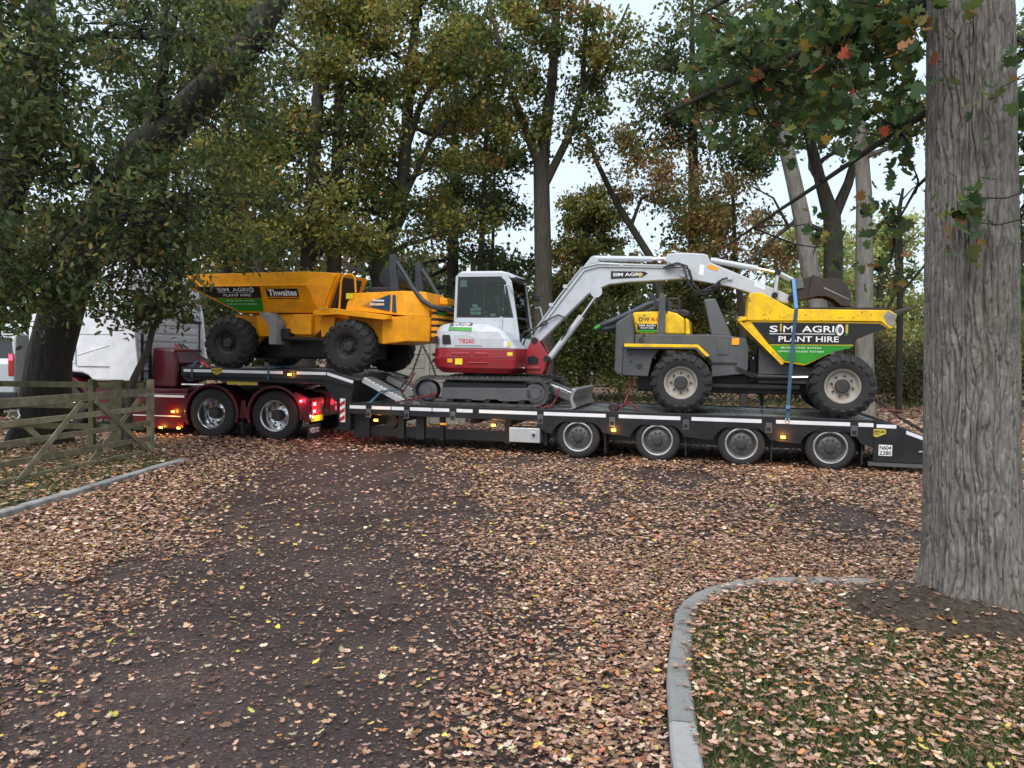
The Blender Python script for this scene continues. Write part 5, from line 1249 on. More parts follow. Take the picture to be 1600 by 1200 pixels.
    m.tube([c,c-ax*.18],.02,8); m.build('steering_wheel','black_plastic',t)
    # front chassis and articulation
    m = MB(); m.prism([(2.95,1.95),(3.25,1.72),(3.8,1.62),(4.4,1.5),(4.4,1.35),(2.95,1.35)],.55,1.95); m.build('front_chassis','grey_paint',t,bevel=.02)
    m = MB(); m.box(2.80,2.94,.8,1.7,1.35,1.75); m.build('centre_joint','black_paint',t,bevel=.02)
    m = MB(); m.tube([(2.82,.50,1.46),(3.45,.50,1.46)],.05,10); m.build('steering_ram','black_paint',t)
    m = MB(); m.tube([(3.45,.50,1.46),(3.75,.50,1.47)],.022,8); m.build('steering_ram_rod','chrome',t)
    for i in range(3):
        m = MB(); m.tube([(2.5,.42,1.66-.03*i),(2.65,.40,1.60-.03*i),(2.85,.42,1.50-.02*i),(3.0,.5,1.50)],.014,6); m.build('hose','black_plastic',t)
    m = MB(); m.box(2.1,3.6,.45,2.05,1.27,1.33); m.build('belly_plate','black_paint',t)
    # skip
    rim = [(2.74,2.39),(2.76,2.82),(2.80,2.845),(2.97,2.84),(3.44,2.575),(4.89,2.555),(5.0,2.48),(4.94,2.27),(4.90,2.26),(4.77,2.375)]
    low = [(2.75,2.385),(4.76,2.37),(4.90,2.255),(4.80,2.26),(4.47,2.11),(4.36,1.98),(4.10,1.89),(3.66,1.66),(3.31,1.71),(2.66,2.36)]
    low_in = [(2.82,2.383),(4.72,2.368),(4.82,2.262),(4.78,2.262),(4.44,2.13),(4.34,2.0),(4.10,1.92),(3.66,1.70),(3.34,1.745),(2.80,2.34)]
    vn, vfar = .30, 2.20
    m = MB(); m.prism(rim,vn,vn+.05); skip = m.build('skip_rim_side','yellow_paint',t,bevel=.012)
    m = MB(); m.prism(rim,vfar-.05,vfar); m.build('skip_rim_side','yellow_paint',t,bevel=.012)
    m = MB(); m.prism(low,vn+.03,vfar-.03); m.build('skip_body','yellow_paint',t,bevel=.012)
    m = MB(); m.prism([(2.66,2.36),(3.31,1.71),(3.34,1.69),(3.30,1.66),(2.60,2.37),(2.60,2.42),(2.72,2.42)],vn-.005,vn+.03); m.build('skip_edge','yellow_paint',t,bevel=.008)
    m = MB(); m.prism([(2.74,2.40),(2.76,2.82),(2.80,2.84),(2.80,2.40)],vn+.051,vfar-.051); m.build('skip_back','yellow_paint',t)
    m = MB(); m.prism([(2.60,2.37),(2.60,2.45),(2.738,2.45),(2.738,2.39)],vn-.02,vfar+.02); m.build('skip_back_flange','yellow_paint',t,bevel=.01)
    m = MB(); m.prism([(4.30,2.50),(4.9,2.52),(5.16,2.57),(5.32,2.66),(5.05,2.50),(4.95,2.44),(4.3,2.44)],vn+.06,vfar-.06); m.build('skip_lip','rusty_steel',t,bevel=.006)
    m = MB(); m.prism([(3.46,2.585),(4.86,2.565),(4.86,2.60),(3.7,2.605)],vn+.02,vn+.10); m.build('rim_bead','rusty_steel',t)
    m = MB(); m.prism([(3.05,2.79),(3.46,2.565),(4.86,2.545),(4.86,2.53),(3.46,2.54),(3.0,2.77)],vfar-.10,vfar-.052); m.build('rim_bead','rusty_steel',t)
    flat_panel([(4.86,2.545),(4.99,2.475),(4.94,2.29),(4.86,2.33),(4.80,2.45)],vn-.001,t,'worn_corner','bare_steel',skip)
    vb = vn+.03
    black = [(2.81,2.362),(4.76,2.345),(4.87,2.268),(4.62,2.18),(4.44,2.10),(4.385,2.005),(3.10,1.995)]
    green = [(3.115,1.985),(4.37,1.993),(4.34,1.955),(4.10,1.895),(3.66,1.685),(3.34,1.735)]
    L = dict(s=(3.10,3.23,2.20,2.305),i=(3.245,3.305,2.19,2.345),m=(3.315,3.46,2.20,2.305),agri=(3.60,4.085,2.20,2.305),plant=(3.245,4.16,2.045,2.135),line=(3.10,4.10,2.168,2.178),mob=(3.285,3.90,1.935,1.96),off=(3.24,3.94,1.875,1.90),tyre=(4.105,4.23,2.15,2.33),w2=(4.24,4.31,2.16,2.34))
    hire_board(t,black,green,lambda z: vb,L)
    m = MB()
    for a,b in ((0,1),(6,5)): pass
    flat_panel([(3.10,1.987),(4.37,1.995),(4.385,2.003),(3.10,1.995)],vb-.006,t,'sign_trim','decal_yellow')
    return t
GD = grey_dumper()

# ================================================================== LASHINGS
def chain(name_label, pts, mat='chain_red', step=.045, r=.008):
    P = [Vector(p) for p in pts]; t = Root('lashing_chain', name_label, 'chain', P[0], TRAILER)
    L = [0]
    for a,b in zip(P,P[1:]): L.append(L[-1]+(b-a).length)
    n = max(2,int(L[-1]/step)); m = MB(); j = 0
    for k in range(n):
        s = L[-1]*(k+.5)/n
        while j < len(P)-2 and L[j+1] < s: j += 1
        d = (P[j+1]-P[j]).normalized(); c = P[j]+d*(s-L[j]); a = d.orthogonal().normalized()
        if k%2: a = d.cross(a)
        m.tube([c+d*.036*math.cos(q*math.pi/4)+a*.016*math.sin(q*math.pi/4) for q in range(8)],r,5,True)
    m.build('links',mat,t,kind='stuff')
    return t
def binder(t, p, d, mat='chain_red'):
    p = Vector(p); d = Vector(d)
    m = MB(); m.tube([p,p+d*.35,p+d],[.012,.018,.011],8); b = m.build('load_binder',mat,t)
    m = MB(); m.tube([p+d*.4,p+d*.4+Vector((.10,-.03,-.12))],.009,6); m.build('handle',mat,t,b)
c = chain('chain with red binder from the orange dumper tail to the front deck edge',[(-3.02,.35,1.92),(-3.18,.28,1.40),(-3.40,.22,1.10),(-3.16,.04,.86)],'chain_dark'); binder(c,(-3.12,.28,1.42),(-.22,-.05,-.38))
c = chain('dark chain slanting from orange dumper down to the excavator track',[(-3.06,.5,1.90),(-2.86,.4,1.62),(-2.70,.3,1.30)],'chain_dark')
c = chain('red chain with hook around the rear of the excavator track',[(-3.42,.1,.86),(-3.1,.16,.93),(-2.86,.2,.98),(-2.68,.2,1.05)]); binder(c,(-2.80,.19,.98),(.16,.0,.06))
c = chain('red chain and hook beside the dozer blade end of the excavator',[(-.40,.3,1.18),(-.44,.24,1.0),(-.50,.12,.88),(-.68,.02,.84)]); binder(c,(-.50,.12,.90),(-.16,-.08,-.06))
c = chain('red chain and binders under the tail of the grey dumper',[(.86,.5,1.44),(.80,.4,1.15),(.78,.3,.95),(.60,.03,.84)]); binder(c,(.80,.35,1.10),(-.06,-.12,-.24)); binder(c,(.80,.33,1.0),(.20,-.08,-.13)); 
m = MB(); m.loft([[(.60+.09*math.cos(a)*s,.10+y,.90+.08*math.sin(a)*s) for a in [k*math.pi/6 for k in range(12)]] for y,s in ((-.05,.7),(-.03,1),(.05,1),(.07,.7))]); m.build('coiled_chain','chain_dark',c)
c = chain('dark red chain and binder trailing from the front wheel over the beaver tail',[(4.72,.62,1.15),(4.90,.55,1.02),(5.10,.5,.86),(5.40,.45,.70),(5.55,.4,.60)],'chain_dark'); binder(c,(4.86,.50,.98),(.28,-.05,-.02))
chain('second dark chain lying over the beaver tail behind the first',[(4.76,.95,1.18),(4.98,.9,1.0),(5.2,.85,.82),(5.55,.8,.60)],'chain_dark',r=.011)

def strap(label, pts, mat, w=.05, th=.004, extra=None, loops=True):
    P = [Vector(p) for p in pts]; t = Root('lashing_strap', label, 'strap', P[0], TRAILER)
    rings = []
    for i,p in enumerate(P):
        d = (P[min(i+1,len(P)-1)]-P[max(i-1,0)]).normalized(); a = Vector((1,0,0)); a = (a-d*a.dot(d)).normalized(); n = d.cross(a)
        rings.append([p-a*w/2-n*th/2,p+a*w/2-n*th/2,p+a*w/2+n*th/2,p-a*w/2+n*th/2])
    m = MB(); m.loft(rings); m.build('webbing',mat,t)
    return t
s = strap('dark blue ratchet strap running over the yellow skip of the grey dumper',[(3.39,-.03,.80),(3.40,.05,1.05),(3.46,.265,2.0),(3.50,.285,2.56),(3.505,.30,2.585)],'strap_blue',.055)
m = MB(); m.prism([(3.475,2.57),(3.53,2.57),(3.525,3.06),(3.47,3.06)],.86,.866); 
vs = [(3.475,.30,2.59),(3.53,.30,2.59),(3.525,.95,3.12),(3.47,.95,3.12)]
m = MB(); m.add(vs+[(x,y+.004,z-.004) for x,y,z in vs],[(0,1,2,3),(7,6,5,4),(0,4,5,1),(1,5,6,2),(2,6,7,3),(3,7,4,0)]); m.build('webbing','strap_light',s,label='lighter blue upper length of the strap')
m = MB(); m.box(3.362,3.425,-.025,.062,.97,1.02); m.build('ratchet','strap_light',s)
m = MB(); m.tube([(3.36,-.03,.82),(3.37,-.035,.76),(3.41,-.035,.76),(3.42,-.03,.82)],.012,6); m.build('hook','galvanised',s)
s = strap('short blue strap hanging below the front chassis of the grey dumper',[(3.10,2.4,.86),(3.12,2.3,1.30)],'strap_blue',.05)
m = MB(); m.tube([(3.06,2.4,.88),(3.07,2.4,.82),(3.13,2.4,.82),(3.14,2.4,.88)],.012,6); m.build('hook','galvanised',s)
strap('short blue strap looped over the front end of the gooseneck rail',[(-7.72,.12,1.55),(-7.74,.0,1.46),(-7.74,-.015,1.40),(-7.74,-.015,1.22)],'strap_blue',.045)
strap('blue strap wrapped over the gooseneck rail between the dumper wheels',[(-5.6,.4,1.50),(-5.95,.1,1.46),(-6.02,-.016,1.43),(-6.03,-.016,1.22)],'strap_blue',.045)
strap('grey blue strap tied from the near ramp to the front deck edge',[(-3.46,.3,1.08),(-3.72,.12,1.06),(-3.86,.05,.90),(-3.90,-.02,.84)],'strap_blue',.05)

# ================================================================== TREES
GREEN = [(5,(0.083,0.120,0.037)),(5,(0.121,0.159,0.044)),(4,(0.179,0.195,0.052)),(1.5,(0.304,0.260,0.057)),(.35,(0.373,0.208,0.057))]
DARK = [(6,(0.055,0.086,0.032)),(5,(0.086,0.120,0.044)),(2.5,(0.138,0.153,0.048)),(.5,(0.248,0.195,0.052)),(.12,(0.221,0.117,0.046))]
YELLOW = [(4,(0.124,0.153,0.041)),(5,(0.207,0.211,0.051)),(3,(0.324,0.280,0.063)),(.9,(0.442,0.273,0.063)),(.3,(0.386,0.169,0.052))]
BROWN = [(6,(0.179,0.169,0.052)),(3,(0.414,0.273,0.098)),(2.5,(0.497,0.325,0.138)),(1.2,(0.373,0.182,0.075))]
PALE = [(4,(0.276,0.338,0.115)),(3,(0.373,0.403,0.138)),(2,(0.469,0.416,0.149)),(.6,(0.469,0.312,0.115))]
MAPLEC = [(8,(0.076,0.137,0.055)),(6,(0.097,0.143,0.046)),(3,(0.159,0.176,0.048)),(.7,(0.304,0.169,0.057)),(.12,(0.414,0.091,0.040)),(.4,(0.497,0.364,0.069))]

def bend(a, b, rng, k=.12, n=5, sag=0.0):
    """crooked branch between two points"""
    a, b = np.array(a, float), np.array(b, float); L = np.linalg.norm(b-a); out = []
    off = rng.normal(0, k*L, 3)
    for i in range(n+1):
        t = i/n; w = math.sin(math.pi*t)
        out.append(a+(b-a)*t+off*w+rng.normal(0, .03*L, 3)*w+np.array((0,0,-sag*L*w)))
    return out

def make_tree(name, label, trunk, bark='bark_dark', limbs=(), auto=None, blobs=(), nleaf=12000, size=.11, pal=GREEN, sig=.30,
              shape=QUAD, seed=1, group=None, twigs=True, cat='tree', ring=10, patch=.6):
    rng = np.random.default_rng(seed)
    base = trunk[0]
    t = Root(name, label, cat, (base[0],base[1],0), None, group)
    m = MB(); m.tube([p[:3] for p in trunk], [p[3] for p in trunk], ring); m.build('trunk', bark, t)
    mb = MB(); nodes = []           # skeleton nodes with radius
    def path(pts, r0, r1, n=6):
        k = len(pts); rs = [r0+(r1-r0)*(i/(k-1)) for i in range(k)]
        mb.tube([tuple(p) for p in pts], rs, n)
        for p, r in zip(pts, rs): nodes.append((np.array(p), r))
    for p in trunk: nodes.append((np.array(p[:3]), p[3]))
    for l in limbs: path([np.array(p[:3]) for p in l], l[0][3], l[-1][3], 8)
    clumps = []
    if auto:
        z0, z1 = auto['z']; T = [np.array(p[:3]) for p in trunk]; TR_ = [p[3] for p in trunk]
        for i in range(auto['n']):
            zz = z0+(z1-z0)*((i+rng.random())/auto['n'])
            j = max([k for k in range(len(T)) if T[k][2] <= zz] or [0]); j = min(j, len(T)-2)
            f = np.clip((zz-T[j][2])/(T[j+1][2]-T[j][2]+1e-6), 0, 1); p = T[j]+(T[j+1]-T[j])*f; r = TR_[j]+(TR_[j+1]-TR_[j])*f
            az = i*2.4+rng.normal(0,.5); L = auto['len']*(1-auto.get('taper',.5)*(zz-z0)/(z1-z0+1e-6))*rng.uniform(.7,1.2)
            up = auto.get('up',.35)+rng.normal(0,.15)
            e = p+L*np.array((math.cos(az),math.sin(az),up))
            pts = bend(p, e, rng, .08, 6); path(pts, min(r*.5,.02+.03*L), .012, 6)
            for q in range(auto.get('sub',4)):
                s = pts[2+q%5 if 2+q%5 < 7 else 6]; d = rng.normal(0,1,3); d[2] = abs(d[2])*.4-.1; d /= np.linalg.norm(d)
                e2 = s+d*L*rng.uniform(.25,.5); p2 = bend(s, e2, rng, .12, 4); path(p2, .022, .006, 5)
                clumps += p2[2:]
            clumps += pts[3:]
    N0 = np.array([n[0] for n in nodes])
    for (cx,cy,cz,rx,ry,rz,k) in blobs:
        c = np.array((cx,cy,cz)); rr = np.array((rx,ry,rz))
        # a limb from the skeleton into the clump group, then twigs to each clump
        d = np.linalg.norm((N0-c)*np.array((1,1,1.3)), axis=1); a = N0[np.argmin(d)]
        pts = bend(a, c, rng, .10, 6, -.05)
        if twigs: path(pts, .035 if size < .2 else .05, .014, 6)
        for q in range(k):
            while True:
                v = rng.uniform(-1,1,3)
                if v@v <= 1: break
            e = c+v*rr; clumps.append(e)
            if twigs and q % 2 == 0: path(bend(pts[3+q%4], e, rng, .12, 4, .03), .012, .004, 4)
    if mb.v: mb.build('branches', bark, t)
    if nleaf and clumps:
        K = np.array(clumps); k = len(K)
        ci = rng.integers(0, k, nleaf); w = rng.gamma(1.2, 1, k); w /= w.sum(); ci = rng.choice(k, nleaf, p=w)
        C = K[ci]+rng.normal(0, 1, (nleaf,3))*np.array((sig,sig,sig*.7))
        C[:,2] = np.maximum(C[:,2], .12)
        D = rng.normal(0,1,(nleaf,3)); D[:,2] -= .5
        Nn = rng.normal(0,.75,(nleaf,3)); Nn[:,2] += 1.0
        S = size*rng.uniform(.65,1.25,nleaf)
        pi = np.array([p[0] for p in pal],float); pi /= pi.sum()
        cl = rng.choice(len(pal), k, p=pi)      # whole sprays turn colour together
        idx = np.where(rng.random(nleaf) < patch, cl[ci], rng.choice(len(pal), nleaf, p=pi))
        V = leaves(C, S, shape, D, Nn)
        V -= np.array(t.o)[None,None,:]
        me = np_mesh('foliage', V, shape.shape[0], palette(rng, nleaf, pal, .2, idx), 'foliage')
        o = bpy.data.objects.new('foliage', me); COL.objects.link(o); o.parent = t.e; o['kind'] = 'stuff'
    return t

# ---- near tree at the right: furrowed trunk in real relief
def near_trunk():
    t = Root('roadside_tree', 'thick grey trunk with deeply furrowed bark close by at the right edge', 'tree', (3.2,5.2,0))
    rng = np.random.default_rng(3)
    na, nz = 420, 560; z = np.linspace(-.02, 6.2, nz); a = np.linspace(.5*np.pi, 2.5*np.pi, na, endpoint=False)
    cx = np.interp(z,[0,.2,1.0,2.5,4.2,6.2],[3.195,3.19,3.14,3.075,2.995,2.93]); r0 = np.interp(z,[0,.10,.35,1.0,2.5,4.2,6.2],[.335,.318,.295,.278,.264,.240,.215])
    A, Z = np.meshgrid(a, z); R0 = np.repeat(r0[:,None], na, 1)
    # interlaced plates: stretched cellular pattern with wandering columns, wrapped round the stem
    def cells(U, Vv, nu, seed):
        F1 = np.full(U.shape, 9.0); F2 = np.full(U.shape, 9.0)
        iu, iv = np.floor(U).astype(int), np.floor(Vv).astype(int)
        for du in (-1,0,1):
            for dv in (-1,0,1):
                cu, cv = iu+du, iv+dv; cw = cu % nu
                h = (cw*73856093 ^ cv*19349663 ^ seed) & 0xffffff
                h1 = ((h*1103515245+12345) & 0x7fffffff)/0x7fffffff; h2 = ((h*214013+2531011) & 0x7fffffff)/0x7fffffff
                d = np.hypot(cu+.15+.7*h1-U, cv+.1+.8*h2-Vv)
                F2 = np.where(d < F1, F1, np.minimum(F2, d)); F1 = np.minimum(F1, d)
        return F2-F1
    w1 = vnoise(A*4.0+9, Z*2.4, 1)+.5*vnoise(A*9, Z*5.5, 2); w2 = vnoise(A*4.6+31, Z*2.9+7, 3)+.5*vnoise(A*10, Z*6.5, 6)
    r1 = np.abs(np.sin(21*A+4.6*w1)); r2 = np.abs(np.sin(17*A-5.2*w2+1.0))
    br = np.clip(np.abs(vnoise(A*16, Z*9+4*w1, 8)-.5)*7, 0, 1)      # cross breaks in the ridges
    h = np.clip(2.0*np.minimum(r1, .22+r2), 0, 1)*(.62+.38*br)
    fine = vnoise(A*60, Z*45, 4)*.35+vnoise(A*25, Z*80, 5)*.3
    rad = R0*(1+.035*np.sin(3*A+.6*Z)+.02*np.sin(5*A+2))+.030*(h-.6)+.008*(fine-.3)
    # root flare
    rad += .07*np.exp(-np.maximum(Z-.1,0)/.20)*(.5+.5*np.sin(5*A+1))**1.5
    # healed branch scars
    for za, aa, s in ((2.02,-1.45,.05),(2.55,-1.2,.04),(1.4,-1.9,.04)):
        da = np.angle(np.exp(1j*(A-aa))); g = np.exp(-((da*.28)**2+(Z-za)**2)/(2*s*s)); rad += .022*g
    X = cx[:,None]+rad*np.cos(A); Y = 5.2+rad*np.sin(A)
    V = np.stack([X-3.2,Y-5.2,Z],-1).reshape(-1,3)
    i = np.arange(nz-1)[:,None]*na; j = np.arange(na)[None,:]; jn = (j+1)%na
    F = np.stack([i+j,i+jn,i+na+jn,i+na+j],-1).reshape(-1,4)
    me = bpy.data.meshes.new('trunk'); me.vertices.add(len(V)); me.vertices.foreach_set('co',V.astype(np.float32).ravel())
    me.loops.add(F.size); me.loops.foreach_set('vertex_index',F.astype(np.int32).ravel())
    me.polygons.add(len(F)); me.polygons.foreach_set('loop_start',np.arange(0,F.size,4,dtype=np.int32)); me.polygons.foreach_set('loop_total',np.full(len(F),4,np.int32))
    me.update(calc_edges=True); me.polygons.foreach_set('use_smooth',np.ones(len(F),bool)); me.materials.append(MATS['bark_near'])
    o = bpy.data.objects.new('trunk',me); COL.objects.link(o); o.parent = t.e
    # limbs
    mb = MB(); nodes = []
    def limb(pts, r0, r1):
        n = len(pts); mb.tube(pts,[r0+(r1-r0)*k/(n-1) for k in range(n)],8); nodes.extend(np.array(p) for p in pts)
    limb([(3.0,5.25,4.3),(2.75,5.5,4.22),(2.4,5.9,4.18),(1.95,6.4,4.10),(1.6,6.9,4.05),(1.35,7.2,4.0)],.055,.012)
    limb([(3.0,5.25,4.9),(2.6,5.6,4.95),(2.1,6.2,4.85),(1.6,6.8,4.75)],.06,.012)
    limb([(3.05,5.3,3.62),(2.75,5.6,3.42),(2.35,6.0,3.12),(2.0,6.5,2.86),(1.8,6.9,2.7)],.03,.006)
    limb([(3.15,5.3,2.25),(3.4,5.3,2.38),(3.62,5.4,2.62),(3.85,5.6,3.2),(4.0,5.7,3.9)],.05,.02)
    limb([(3.1,5.3,3.9),(3.45,5.4,4.0),(3.8,5.7,4.1)],.04,.01)
    limb([(3.0,5.3,3.2),(2.85,5.5,3.0),(2.8,5.7,2.75)],.018,.005)
    B = [(2.62,5.6,4.07,.42,.8,.28,26),(2.35,6.2,4.21,.57,1.0,.31,34),(1.91,6.8,4.16,.51,.9,.34,26),(2.07,6.8,4.6,.62,1.0,.28,24),(2.55,5.8,3.62,.40,.8,.22,16),(2.41,6.6,3.85,.44,.9,.2,14),(2.74,5.7,2.9,.16,.5,.2,3),(2.91,6.2,2.5,.15,.4,.12,2),(3.68,5.6,3.54,.19,.8,.75,22),(4.35,6.4,2.47,.16,.6,.72,14),(2.7,7,2.80,.2,.4,.12,2),(2.78,5.5,3.3,.16,.5,.30,6),(2.5,5.6,4.6,.6,.9,.3,24)]
    cl = []; N0 = np.array(nodes)
    for (x,y,zz,rx,ry,rz,k) in B:
        for q in range(k):
            v = rng.normal(0,.5,3); e = np.array((x,y,zz))+v*np.array((rx,ry,rz)); cl.append(e)
            a = N0[np.argmin(np.linalg.norm(N0-e,axis=1))]; p = bend(a,e,rng,.12,4,.02); mb.tube([tuple(w) for w in p],[.009-.0016*i for i in range(5)],4)
    # sprays hanging in front of the trunk
    for (x,y,zz,k) in ((2.92,4.72,3.42,3),(3.12,4.70,3.48,3),(2.72,4.78,2.74,2),(2.84,4.76,2.62,3)):
        for q in range(k):
            e = np.array((x,y,zz))+rng.normal(0,.05,3); cl.append(e)
        mb.tube(bend((3.62,5.0,zz+.25),(x,y,zz),rng,.06,5,.02),[.008,.007,.006,.005,.004,.003],4)
    mb.build('branches','bark_dark',t)
    K = np.array(cl); n = 3500; ci = rng.integers(0,len(K),n); C = K[ci]+rng.normal(0,.10,(n,3))
    # none inside or just before the stem except the hanging sprays
    far = np.hypot(C[:,0]-3.08, C[:,1]-5.2) > .42
    spray = ci >= len(K)-11
    keep = (far & ~spray) | (spray & (rng.random(n) < .4)); C = C[keep]; ci = ci[keep]; n = len(C)
    C[:,1] = np.where((ci >= len(K)-11), np.minimum(C[:,1], 4.86), C[:,1])
    D = rng.normal(0,1,(n,3)); D[:,2] -= .5; Nn = rng.normal(0,.6,(n,3)); Nn[:,2] += 1
    V2 = leaves(C,.098*rng.uniform(.6,1.25,n),MAPLE,D,Nn,.3)-np.array((3.2,5.2,0))
    me = np_mesh('foliage',V2,14,palette(rng,n,MAPLEC,.22),'foliage'); o = bpy.data.objects.new('foliage',me); COL.objects.link(o); o.parent = t.e; o['kind'] = 'stuff'
near_trunk()

# ---- left foreground oaks
OAKB = [(-6.74,11,5.58,1.37,1.5,1.28,60),(-5.44,11.5,6.34,1.63,1.5,1.05,60),(-6.11,11.5,4.18,1.63,1.5,1.24,70),(-4.89,12.5,5.33,1.14,1.5,1.66,50),(-6.76,11,2.89,.73,1.2,.64,26),(-5.77,11.2,3.02,.84,1.0,.65,28),(-5.44,12,2.75,.5,.6,.5,12),(-4.84,13.5,4.19,1.01,1.5,1.01,30),(-5.26,12.4,3.98,.93,1.2,.83,30),(-4.29,13.5,7.16,1.12,1.5,1.12,40),(-7.09,11,2.43,.46,.8,.41,12),(-6.05,11.4,2.5,.55,.6,.34,16),(-6.5,11.3,2.6,.4,.6,.3,10)]
make_tree('oak_tree','huge dark oak with a leaning trunk in front of the white cab',
    [(-8.55,13.9,-.05,.60),(-8.45,13.85,.5,.44),(-8.30,13.8,1.6,.37),(-7.92,13.7,2.8,.36),(-7.25,13.6,4.05,.34),(-6.52,13.6,5.2,.34),(-5.72,13.6,5.95,.29),(-4.87,13.6,6.8,.26),(-4.15,13.6,7.95,.22),(-3.6,13.6,9.4,.17)],'bark_dark',
    limbs=[[(-7.0,13.6,4.3,.16),(-7.6,13.0,5.4,.11),(-8.0,12.2,6.6,.07),(-8.2,11.6,7.6,.03)],[(-6.4,13.6,5.3,.12),(-5.8,12.9,6.6,.08),(-5.2,12.2,7.6,.04)],[(-7.2,13.6,3.6,.12),(-6.5,12.8,3.9,.08),(-5.8,12.0,4.0,.05),(-5.2,11.5,3.7,.02)],[(-4.9,13.6,6.8,.12),(-5.3,12.8,6.9,.08),(-6.3,11.8,6.5,.05),(-7.1,11.2,6.0,.02)]],
    blobs=OAKB,nleaf=14000,size=.115,sig=.22,shape=OAK,seed=11,patch=.55,pal=DARK+[(4,(.150,.175,.058)),(.8,(.30,.22,.07))],ring=16)
make_tree('oak_tree','dark oak trunk standing at the left edge beyond the gate',
    [(-9.0,12.4,-.05,.55),(-8.9,12.4,.6,.42),(-8.75,12.4,1.5,.36),(-8.45,12.4,3.0,.33),(-8.1,12.4,4.4,.30),(-7.65,12.4,5.3,.25),(-7.5,12.4,6.5,.22),(-7.6,12.4,8.5,.15)],'bark_dark',
    limbs=[[(-7.9,12.4,4.6,.12),(-7.4,12.1,5.3,.08),(-6.8,11.8,5.7,.04)]],
    blobs=[(-7.64,11,6.1,1.1,1.5,1.37,40),(-6.93,11,4.33,.64,1.2,1.1,26),(-7.25,10.6,3.0,.61,1.0,.87,18)],nleaf=4200,size=.12,sig=.20,shape=OAK,seed=12,pal=DARK,ring=14)
make_tree('sapling','slender crooked sapling bending up from behind the gate post',
    [(-6.50,13.0,-.05,.075),(-6.48,12.98,.7,.068),(-6.38,12.95,1.25,.06),(-6.12,12.9,1.72,.056),(-6.03,12.9,2.1,.05),(-5.66,12.9,2.70,.045),(-5.54,12.9,3.1,.04),(-5.45,12.9,3.7,.03),(-5.42,12.8,4.5,.02)],'bark_brown',
    blobs=[(-5.71,12.6,3.19,.63,.5,.52,14),(-5.6,12.7,2.47,.34,.4,.40,8),(-6.15,12.7,2.42,.36,.3,.26,6)],nleaf=1500,size=.115,sig=.17,shape=OAK,seed=13,pal=DARK+[(2,(.09,.09,.03)),(1,(.18,.10,.04))])

# ---- woodland behind the trailer
W = 'trees of the wood behind the trailer'
make_tree('tree','thin straight dark pole tree left of the twin trunks',[(-8.9,24,0,.15),(-8.9,24,4,.13),(-8.85,24,9,.11),(-8.8,24,13,.06)],'bark_dark',auto=dict(n=12,z=(4.0,12.5),len=2.2,up=.3),nleaf=9000,size=0.171,pal=GREEN,seed=21,group=W)
make_tree('tree','left one of the twin trunks rising behind the orange skip',[(-5.95,22,0,.26),(-5.88,22,4,.21),(-5.70,22,7.2,.18),(-5.54,22,9.9,.15),(-5.6,22,14,.07)],'bark_brown',auto=dict(n=20,z=(4.2,13),len=3.0,up=.35,sub=5),nleaf=15000,size=0.159,pal=YELLOW,seed=22,group=W,sig=0.30)
make_tree('tree','right one of the twin trunks rising behind the orange skip',[(-5.2,22.6,0,.26),(-5.25,22.6,5,.2),(-5.15,22.6,8,.17),(-5.0,22.6,13,.08)],'bark_brown',auto=dict(n=15,z=(4.2,12.5),len=2.6,up=.4,sub=5),nleaf=10500,size=0.159,pal=GREEN,seed=23,group=W,sig=0.30)
make_tree('tree','crooked forked tree above the folded roll frame of the orange dumper',[(-4.1,24,0,.30),(-3.95,24,3,.25),(-4.3,24,4.4,.23),(-3.55,24,6.0,.21),(-3.40,24,8.0,.19),(-3.25,24,10.7,.15),(-2.9,24,14,.07)],'bark_brown',
    limbs=[[(-3.40,24,8.0,.13),(-2.9,23.8,9.4,.10),(-2.0,23.6,10.6,.07),(-.9,23.4,11.7,.03)],[(-3.5,24,6.4,.10),(-2.6,23.7,8.2,.08),(-1.9,23.5,9.0,.06),(-.3,23.2,10.2,.03)]],auto=dict(n=18,z=(4.5,13.4),len=3.0,up=.4,sub=5),nleaf=14500,size=0.159,pal=YELLOW,seed=24,group=W,sig=0.30)
make_tree('tree','leaning young tree between the dumper skip and the twin trunks',[(-6.4,20.5,0,.13),(-6.6,20.5,3.6,.11),(-7.1,20.5,5.2,.09),(-7.6,20.5,7.2,.05)],'bark_brown',auto=dict(n=10,z=(3.4,7.2),len=2.0,up=.3),nleaf=7000,size=0.146,pal=YELLOW,seed=25,group=W)
make_tree('tree','tall dark evergreen deep in the wood behind the excavator cab',[(-2.6,33,0,.3),(-2.6,33,8,.22),(-2.5,33,17,.06)],'bark_dark',auto=dict(n=34,z=(3.0,16.5),len=3.2,up=-.02,taper=.75,sub=5),nleaf=15000,size=0.220,pal=DARK,seed=26,group=W,sig=0.36)
make_tree('tree','pair of thin grey stems right of the excavator beacon',[(-1.1,27,0,.13),(-1.15,27,5,.11),(-1.0,27,10,.08),(-.9,27,14,.04)],'bark_brown',limbs=[[(-1.1,27,.4,.10),(-.78,27.2,2.4,.10),(-.75,27.2,5,.09),(-.7,27.2,10,.04)]],auto=dict(n=14,z=(4,13.5),len=2.2,up=.5),nleaf=10000,size=0.171,pal=DARK,seed=27,group=W)
